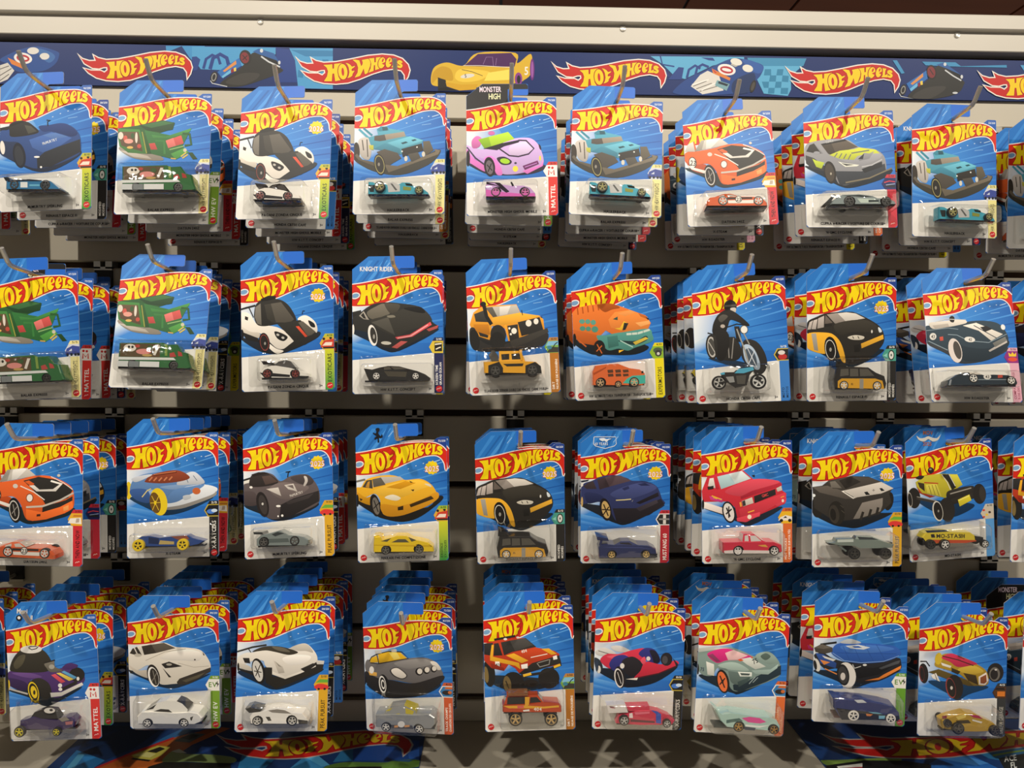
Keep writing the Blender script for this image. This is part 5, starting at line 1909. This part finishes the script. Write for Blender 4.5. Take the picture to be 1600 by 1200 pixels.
# ------------------------------------------------------------------ printed header strip
YH = -0.004
def clampz(q): q[2] = min(max(q[2], Z_HB+.0004), Z_HT-.0004); return q
hart = Art(lambda x, y, z: (lambda q: (q[0], YH-z, q[2]))(clampz(on_wall(x, y, YH))), dz=4e-6)
hmb = hart.mb; hmb.box(XL, XR, YH, 0.0005, Z_HB, Z_HT, lin('0d2a66'))
HD = [((0, 60), 5, """
s 1f4a90 0,165 100,110 180,80 300,62 440,100 462,130 430,200 330,255 150,262 60,200
s 3a6aa8 300,80 400,110 430,150 380,190 310,130
p d2cec6 0,210 60,190 112,252 60,320 0,345
l 6a6662 7 0,240 70,215
l 6a6662 7 0,290 90,235
l 6a6662 7 0,330 70,280
e dcd8d0 258,97 46,27
e dcd8d0 348,140 38,26
p 2a4a80 285,115 330,165 310,170
p d87e38 60,150 205,215 185,240 90,200
e e8e4e0 180,155 72,43 10
e b82a34 180,155 52,28 10
e e8e4e0 180,155 36,12 10
p 3a8cc4 1295,58 1600,58 1600,150 1530,200 1480,150 1420,60 1300,110
"""), ((300, 60), 7.27, """
p 4a9acc 0,92 950,105 950,180 870,200 640,330 430,280 330,360 100,350 0,210
p 4a9acc 1105,112 1600,112 1600,575 1205,565 1170,250
p 2f7cae 1120,130 1600,140 1600,205 1290,205
p 2f7cae 1205,360 1270,360 1260,450 1200,440
p 2f7cae 1480,240 1550,240 1550,270 1480,270
l 1d3c84 32 130,345 160,235 230,188 300,222 322,295
l 1d3c84 42 205,350 240,225 320,180 395,222 415,300
p 1d3c84 0,210 50,205 95,240 60,360 0,370
p 1d3c84 950,105 1105,125 1170,260 1195,500 960,500 930,330 960,180
s 2a2a28 330,500 560,330 680,170 790,190 1000,330 1015,385 760,485 560,545 380,548
s 3c3a37 380,500 560,400 760,400 720,470 560,530
p 2a6cb4 290,380 540,220 562,312 340,452
p 6cb4dc 338,432 440,352 442,392 350,452
p d88e4a 350,370 500,250 505,292 370,382
p 8a2430 440,360 470,330 475,380 445,395
p e8c848 475,340 500,328 502,370 478,378
p 2a5c9c 690,150 760,115 930,170 1002,290 790,192
p 16181c 790,190 960,250 1000,300 980,310
l ccd0d4 17 785,205 870,265 1000,325
e d0d4d8 790,140 18,22
e d0d4d8 992,275 14,22
e 24201f 608,215 68,84 -12
e 7c2a30 600,220 48,64 -12
l 24201f 10 575,190 625,250
l 24201f 10 630,195 575,245
e 222222 250,440 40,66 14
e 9a9a98 250,440 27,48 14
e 222222 250,440 18,36 14
l c8ccd0 9 210,480 230,510 400,548
"""), ((620, 60), 6.154, """
s d8b030 335,440 332,350 370,270 480,232 600,262 660,250 780,140 1140,140 1160,240 1290,150 1292,330 1222,402 1140,432 780,470 600,492 480,462 400,462
s ecc848 560,380 600,300 760,300 900,330 800,400 640,420
s c49820 340,430 350,330 430,270 520,300 540,400 470,400 400,380
p 4a2058 645,266 780,150 1100,140 1152,200 1132,272 950,272
l 8a6a98 5 830,250 860,180 920,180 930,270
l 8a6a98 5 960,190 950,260
p 222222 395,375 470,400 482,470 395,505
p d2a222 470,420 620,445 780,440 760,492 600,502 480,462
p 16140f 400,480 480,470 600,500 400,510
e dcd8cc 680,362 68,20 -8
t 2a2826 655,378 34 -6 5
l 2a2826 5 625,300 720,320 825,360
l e8e0d0 5 640,262 800,262 1100,280
e 8a3c8c 1170,392 36,64
e 222222 1172,395 18,40
e 6c2a7a 1302,300 22,105
e 9a5aa8 1302,300 12,80
t f0ece0 1228,350 75 0 5
p f2dc60 880,330 1080,300 1080,400 840,410
"""), ((1000, 70), 6.154, """
p 5aaad2 100,110 1000,118 1000,140 700,200 430,330 330,300 220,190
p 3a8ab4 1030,125 1600,132 1570,205 1060,205
p 5aaad2 1060,205 1560,205 1450,300 1452,430 1420,492 1190,470 1130,345
p 2f80a8 1200,235 1260,235 1260,295 1190,295
p 2f80a8 1320,235 1380,235 1370,295 1310,295
p 2f80a8 1250,295 1310,295 1305,355 1240,355
p 2f80a8 1370,295 1430,300 1425,360 1362,355
p 2f80a8 1170,355 1240,355 1235,415 1190,415
p 2f80a8 1305,355 1362,355 1355,415 1295,415
p 2f80a8 1235,415 1295,415 1290,470 1230,470
p 2f80a8 1355,415 1425,415 1420,475 1350,472
p 1d3c84 270,335 370,215 422,220 400,335
l 1d3c84 14 195,110 215,190 330,210
l 1d3c84 12 220,220 280,310
p 1d3c84 585,122 700,125 720,155 660,150
l 1d3c84 24 450,320 470,240 530,200 580,230
l 1d3c84 24 530,300 550,220 600,190 660,215
s 1f4488 330,432 450,330 600,262 760,180 900,130 1040,150 1182,200 1162,290 1112,352 1062,452 900,472 560,492 340,472
s 2c5aa4 980,150 1060,150 1180,205 1160,270 1090,260
s 16305f 900,350 1080,270 1110,350 1060,450 900,470
p dcd8d0 578,290 650,250 762,302 802,440 600,477 488,400
l 6a665f 7 510,400 640,350
l 6a665f 7 540,425 690,370
l 6a665f 7 570,450 740,400
l f2eee6 12 500,385 660,335
l f2eee6 12 590,440 720,370
e e4e0d4 925,165 57,33 15
e e4e0d4 1035,228 52,35 15
p b8b4a8 880,180 940,205 915,215 870,190
p d87e38 690,228 870,320 862,345 700,275
p c0303a 690,228 740,270 720,272
e ece8e4 832,240 88,53 12
e b82a34 832,242 64,34 12
e ece8e4 832,242 46,15 12
p 7aa4ac 740,340 862,378 832,442 720,392
p 24303c 755,350 850,382 835,400 750,372
e 24221f 1085,400 26,62 18
e 4a4640 1085,400 15,44 18
"""), ((1380, 80), 7.27, """
p 3a8cbc 440,120 820,128 880,172 1400,158 1402,188 870,178 480,162
p 3a8cbc 105,105 155,105 242,250 205,258
p 4a9acc 1555,160 1600,160 1600,230
s 2a2a28 290,492 500,330 610,170 700,190 900,330 912,385 830,485 560,545 330,548
s 3c3a37 330,520 480,420 700,400 660,470 500,545
p 2a6cb4 262,370 490,220 502,312 310,455
p 6cb4dc 300,430 385,360 388,400 315,458
p d88e4a 310,370 450,250 452,292 330,385
p 8a2430 390,370 415,350 420,395 395,410
p e8c848 418,345 445,335 448,380 424,388
p 2a5c9c 600,155 690,128 880,270 700,192
p 16181c 700,190 860,260 900,310 880,320
l ccd0d4 15 700,215 790,280 885,335
e d0d4d8 700,150 16,20
e d0d4d8 890,292 14,22
e 24201f 548,240 58,84 -10
e 7c2a30 545,240 44,66 -10
l 24201f 10 525,205 568,270
e 222222 225,440 37,64 14
e 9a9a98 225,440 25,46 14
e 222222 225,440 17,34 14
l c8ccd0 9 180,480 200,515 340,548
e c8ccd0 815,475 30,12
""")]
for (ox, oy), s, txt in HD:
    hart.dsl(txt, lambda P, ox=ox, oy=oy, s=s: np.asarray(P, float)/s+np.array([ox, oy]))
for lx, ly in ((123, 86), (463, 90.5), (863, 99), (1228, 106), (1528, 113)):
    flame_logo(hart, lambda P, lx=lx, ly=ly: np.stack([lx+(np.asarray(P, float)[:, 0]-105)/8, ly+(np.asarray(P, float)[:, 1]-210)/8+(np.asarray(P, float)[:, 0]-105)/8*.018], 1))
hdr = tag(link('header_banner', hmb.mesh('header_banner', M_POSTER)), 'long navy printed header strip with flame logos and racing cars under the cream rail', 'banner')

# ------------------------------------------------------------------ posters lying on the base deck
def poster(name, xl, xr, arts, logo, label):
    zt = Z_DECK+.0012
    a = Art(lambda x, y, z: (lambda q: (min(max(q[0], xl+.0005), xr-.0005), min(q[1], -.0015), zt+z))(on_level(x, y, zt)), dz=4e-6)
    a.mb.box(xl, xr, -0.40, -0.001, Z_DECK, zt, lin('1c3f78'))
    for (ox, oy), s, txt in arts:
        a.dsl(txt, lambda P, ox=ox, oy=oy, s=s: np.asarray(P, float)/s+np.array([ox, oy]))
    lx, ly, kx, ky = logo
    flame_logo(a, lambda P: np.stack([lx+(np.asarray(P, float)[:, 0]-105)*kx, ly+(np.asarray(P, float)[:, 1]-210)*ky], 1), yellow='d8b820', white='b8b4b0')
    return a
pa = poster('deck_poster', on_level(148, 1133, Z_DECK)[0], on_level(664, 1150, Z_DECK)[0], [((80, 1110), 5, """
p 2a80c4 -40,560 200,310 420,390 330,450 200,560
p 5ab0e0 120,450 220,330 260,345 180,450
p 14305a 300,120 900,120 640,300 420,390 210,310
p 2f6ca8 900,200 1050,130 1200,120 1000,200 760,300 560,380
p c06428 350,560 350,450 640,330 1000,200 1330,130 1400,140 1100,270 860,430 700,560
l c42c2a 15 200,530 350,450 640,330 960,215
p 9a4a1c 1000,230 1200,150 1340,130 1100,240
p 4c5c62 958,240 1100,175 1205,185 1080,252
p 24282a 1010,215 1100,185 1160,195 1080,230
p ccc454 628,352 830,275 932,285 860,352 780,387 650,372
p 2a2820 745,322 850,285 892,300 820,332
p e4e08c 640,350 750,325 820,340 770,370
p 222018 640,370 780,388 760,400 620,382
p 22407c 1100,300 1330,180 1500,200 1700,350 1440,370 1250,345
s 8ea464 870,385 960,312 1050,340 1250,345 1432,370 1400,412 1060,402 900,407
p 1f1f1c 640,560 760,440 880,402 1400,412 1420,560
p c8ccb8 940,320 1000,300 1060,335 980,330
"""), ((340, 1110), 4.444, """
p 2f80b8 140,400 170,310 440,300 330,400
p 3f94d0 480,420 640,290 760,380 700,420
p 5ab4e8 600,320 680,300 780,380 720,390
p 2f7ab0 860,280 940,250 940,350 800,360
p 1f4a98 940,200 1400,210 1400,350 940,350
p 3468c4 1320,290 1400,270 1400,345 1330,335
s 5c8238 740,395 880,360 1160,362 1230,345 1400,345 1405,392 1000,420 760,430
p 1c1c1a 740,480 760,400 1000,390 1140,390 1130,480
p 2c5a8c 1200,350 1260,342 1360,345 1330,358
""")], (340, 1149, .214, .115), '')
tag(link('deck_poster', pa.mb.mesh('deck_poster', M_POSTER)), 'glossy blue poster with orange track and flame logo on the base deck', 'poster')
pb = poster('deck_poster', on_level(1231, 1128, Z_DECK)[0], 1.5, [((1200, 1110), 4, """
p 1f3a70 120,65 900,90 1800,60 1800,140 300,160
p 2a6cc0 880,420 1100,275 1230,260 1560,420
p 4a90dc 1080,300 1180,265 1380,330 1300,345
p 2f7ab0 1250,230 1450,180 1700,250 1560,330 1380,300
s 7c9c48 320,312 480,308 620,300 820,298 800,330 600,335 400,345 340,330
p 1a1a1c 340,440 350,345 600,312 860,315 1020,340 1020,440
p e4e4dc 430,350 590,330 590,352 440,362
p b03a44 440,362 590,352 590,360 450,360
p 1f2426 1440,300 1600,270 1800,260 1800,440 1520,440
l 8ab040 10 1405,282 1500,265 1600,250
t d8dcd8 1478,322 36 -8 ACE
t d8dcd8 1520,362 36 -8 FL
""")], (1285, 1147.5, .31, .117), '')
tag(link('deck_poster', pb.mb.mesh('deck_poster', M_POSTER)), 'glossy blue poster with large flame logo lettered ACE lying on the base deck', 'poster')

# ------------------------------------------------------------------ packs on their hooks
DESC = {
(1,1):'blue wing-tailed prototype', (1,2):'top-row green cartoon truck', (1,3):'top-row black-roofed white hypercar', (1,4):'sky-blue hot rod beside the hypercar', (1,5):'lilac convertible',
(1,6):'sky-blue hot rod beside the lilac convertible', (1,7):'top-row orange coupe', (1,8):'grey and lime race car', (1,9):'sky-blue hot rod beside the lime race car',
(2,1):'second-row green truck above orange coupe', (2,2):'second-row green truck in bulging blister', (2,3):'second-row black-roofed white hypercar', (2,4):'black wedge car', (2,5):'yellow off-roader', (2,6):'orange dinosaur truck',
(2,7):'motorcycle rider', (2,8):'second-row black and yellow van', (2,9):'striped dark roadster',
(3,1):'third-row orange coupe', (3,2):'blue racer with yellow wheels', (3,3):'grey wing-tailed prototype', (3,4):'yellow supercar', (3,5):'third-row black and yellow van', (3,6):'navy muscle car',
(3,7):'red pickup', (3,8):'grey angular buggy', (3,9):'yellow big-wheeled roadster',
(4,1):'purple car with black ball roof', (4,2):'white electric saloon', (4,3):'white supercar with black wing', (4,4):'silver rally coupe with yellow windows', (4,5):'red and yellow lifted truck', (4,6):'red and blue open racer',
(4,7):'silver-green car with pink canopy', (4,8):'blue and black electric racer', (4,9):'gold open-wheel racer'}
REAR = {(1,1):'esp cup tay gho kit', (1,2):'tay dat gho esp cup', (1,3):'hon gho kit zon xst', (1,4):'bal lan hau gol bal', (1,5):'tay hon xst hau gmc', (1,6):'bal cup gho kit dat',
(1,7):'xst roa rex tay kit', (1,8):'gmc esp rex suv ev', (1,9):'kit hon rex ev', (2,1):'gho mag kit bal', (2,2):'bal xst rex esp', (2,3):'hon bal cup', (2,4):'suv rex', (2,5):'rex', (2,6):'rex suv kit',
(2,7):'sta sta gol xf1', (2,8):'xf1 dat suv', (2,9):'xf1 ev tur', (3,1):'cup esp hon kit', (3,2):'dat bal bal kit', (3,3):'xst gho dat', (3,4):'kit', (3,5):'esp mus', (3,6):'gol sha xf1', (3,7):'suv esp cyb roa kit',
(3,8):'kit tur mus', (3,9):'cyb gmc spg', (4,1):'zon xst kit bal suv', (4,2):'tay mag kit hau bal', (4,3):'xf1 hon xst tay gmc', (4,4):'f40 xf1 kit rex', (4,5):'roa cyb sta suv mus', (4,6):'suv laz kit mus roa',
(4,7):'laz sta xf1 ev gol', (4,8):'gmc kit suv rex roa', (4,9):'roa xf1 dat mus spg',
(1,0):'esp tay gho bal', (2,0):'xst hau dat kit', (3,0):'kit hon esp dat', (4,0):'dat hau kit zon', (1,10):'kit hau dat spg', (2,10):'gmc mus roa', (3,10):'suv esp gmc kit', (4,10):'hon roa gho rex spg'}
GROUP = 'carded toy cars hanging on the slat wall hooks'
PROTO = {}
def make_pack(key):
    k = KIT[key]; e = bpy.data.objects.new('carded_toy_car', None); e.empty_display_size = .02; COL.objects.link(e)
    link('card', k['card'], e)
    car = link('motorcycle' if key == 'hon' else 'toy_car', k['body'], e)
    for w in k['win']: link('window', w, car)
    for t in k['trims']: link('trim_piece', t, car)
    for loc, me, flip in k['wheels']:
        w = link('wheel', me, car, loc)
        if flip: w.rotation_euler = (0, 0, math.pi)
    link('blister', k['blister'], e)
    return e
def copy_tree(o, parent=None):
    c = o.copy(); COL.objects.link(c)
    if parent: c.parent = parent
    for ch in KIDS[o.name]: copy_tree(ch, c)
    return c
KIDS = {}
def pack(key):
    if key in PROTO: return copy_tree(PROTO[key])
    e = make_pack(key); PROTO[key] = e
    def reg(o, all_):
        KIDS[o.name] = [q for q in all_ if q.parent == o]
        for q in KIDS[o.name]: reg(q, all_)
    reg(e, [o for o in COL.objects]); return e
ORD = ['front', 'second', 'third', 'fourth', 'fifth', 'sixth']
ROD = (53.4, 147.6)
ROWN = {1: 'top', 2: 'second', 3: 'third', 4: 'bottom'}
STEPS = 0.0342
SLOPE = {1: .013, 2: .008, 3: .007, 4: .002}   # hooks fall a little towards the wall
def hook(x, yf, zf_, drop, label):
    z = zf_-drop
    e = bpy.data.objects.new('display_hook', None); e.location = (x, 0, z); e.empty_display_size = .02; COL.objects.link(e)
    m_ = MB(); y0 = yf-.036
    tube(m_, [(0, .003, 0), (0, yf, drop), (0, y0+.006, drop+.0028), (0, y0, drop+.0042), (0, y0-.0045, drop+.0075), (0, y0-.015, drop+.021)], .0026)
    link('rod', m_.mesh('rod', M_STEEL, smooth=False), e)
    k = max(0, math.floor((ZS0-z)/PITCH_S)); zs = ZS0-k*PITCH_S-z
    m_ = MB(); m_.box(-.012, .012, -.0032, -.0002, -.006, zs-.0062); link('back_plate', m_.mesh('back_plate', M_BLACK), e)
    m_ = MB(); m_.box(-.0125, -.0035, -.0045, .0125, zs-.006, zs+.0042); m_.box(.0035, .0125, -.0045, .0125, zs-.006, zs+.0042); m_.box(-.0125, .0125, -.0045, -.001, zs-.008, zs-.0035)
    link('slot_lug', m_.mesh('slot_lug', M_STEEL), e)
    m_ = MB(); m_.box(-.0125, .0125, -.0042, -.0002, -.009, -.0058); link('lower_lip', m_.mesh('lower_lip', M_STEEL), e)
    tag(e, label, 'hook', 'steel hooks on the slat wall')
def place(key, i, rodpt, r, label):
    e = pack(key); Rm = rot(*r); e.rotation_euler = r
    e.location = Vector(rodpt) - Vector(Rm@local(*ROD)); tag(e, label, 'toy car', GROUP); return e
spec = {}
for k, p in POSE.items():
    spec[k] = (rot(*p[3:])@local(*ROD)+p[:3], p[3:])
for r in (1, 2, 3, 4):
    a, b = spec[(r, 1)][0], spec[(r, 2)][0]; c, d = spec[(r, 8)][0], spec[(r, 9)][0]
    spec[(r, 0)] = (np.array([a[0]-.146, -.187, a[2]+.002]), np.zeros(3)); spec[(r, 10)] = (np.array([d[0]+.140, -.187, d[2]-.002]), np.zeros(3))
for (r, c) in sorted(spec):
    pt, rr = spec[(r, c)]; edge = c in (0, 10)
    if not edge:
        what = DESC[(r, c)]; key = FRONT[(r, c)][0]
        place(key, 0, pt, tuple(rr), what+' pack at the front of its hook')
    else:
        what = '%s hook beyond the %s' % (ROWN[r], DESC[(r, 1 if c == 0 else 9)])
    hook(pt[0], pt[1], pt[2], SLOPE[r], 'bright steel display hook holding the %s pack' % what if not edge else 'bright steel display hook past the '+DESC[(r, 1 if c == 0 else 9)])
    rnd = random.Random(r*31+c)
    for i, key in enumerate(REAR[(r, c)].split(), 1):
        y = pt[1]+.0035+STEPS*i+rnd.uniform(-.0012, .0012)
        if y > -.006: continue
        jr = (rr[0]*.85**i+rnd.uniform(-.004, .004), rnd.uniform(-.022, .022)+rr[1]*.3, rr[2]*.85**i+rnd.uniform(-.012, .012))
        q = (pt[0]+rnd.uniform(-.0015, .0015), y, pt[2]-SLOPE[r]*(y-pt[1])/abs(pt[1]))
        lab = ('%s toy pack on the hook behind the %s' % (ORD[i], DESC[(r, c)])) if not edge else ('%s toy pack past the %s' % (ORD[i], DESC[(r, 1 if c == 0 else 9)]))
        place(key, i, q, jr, lab)
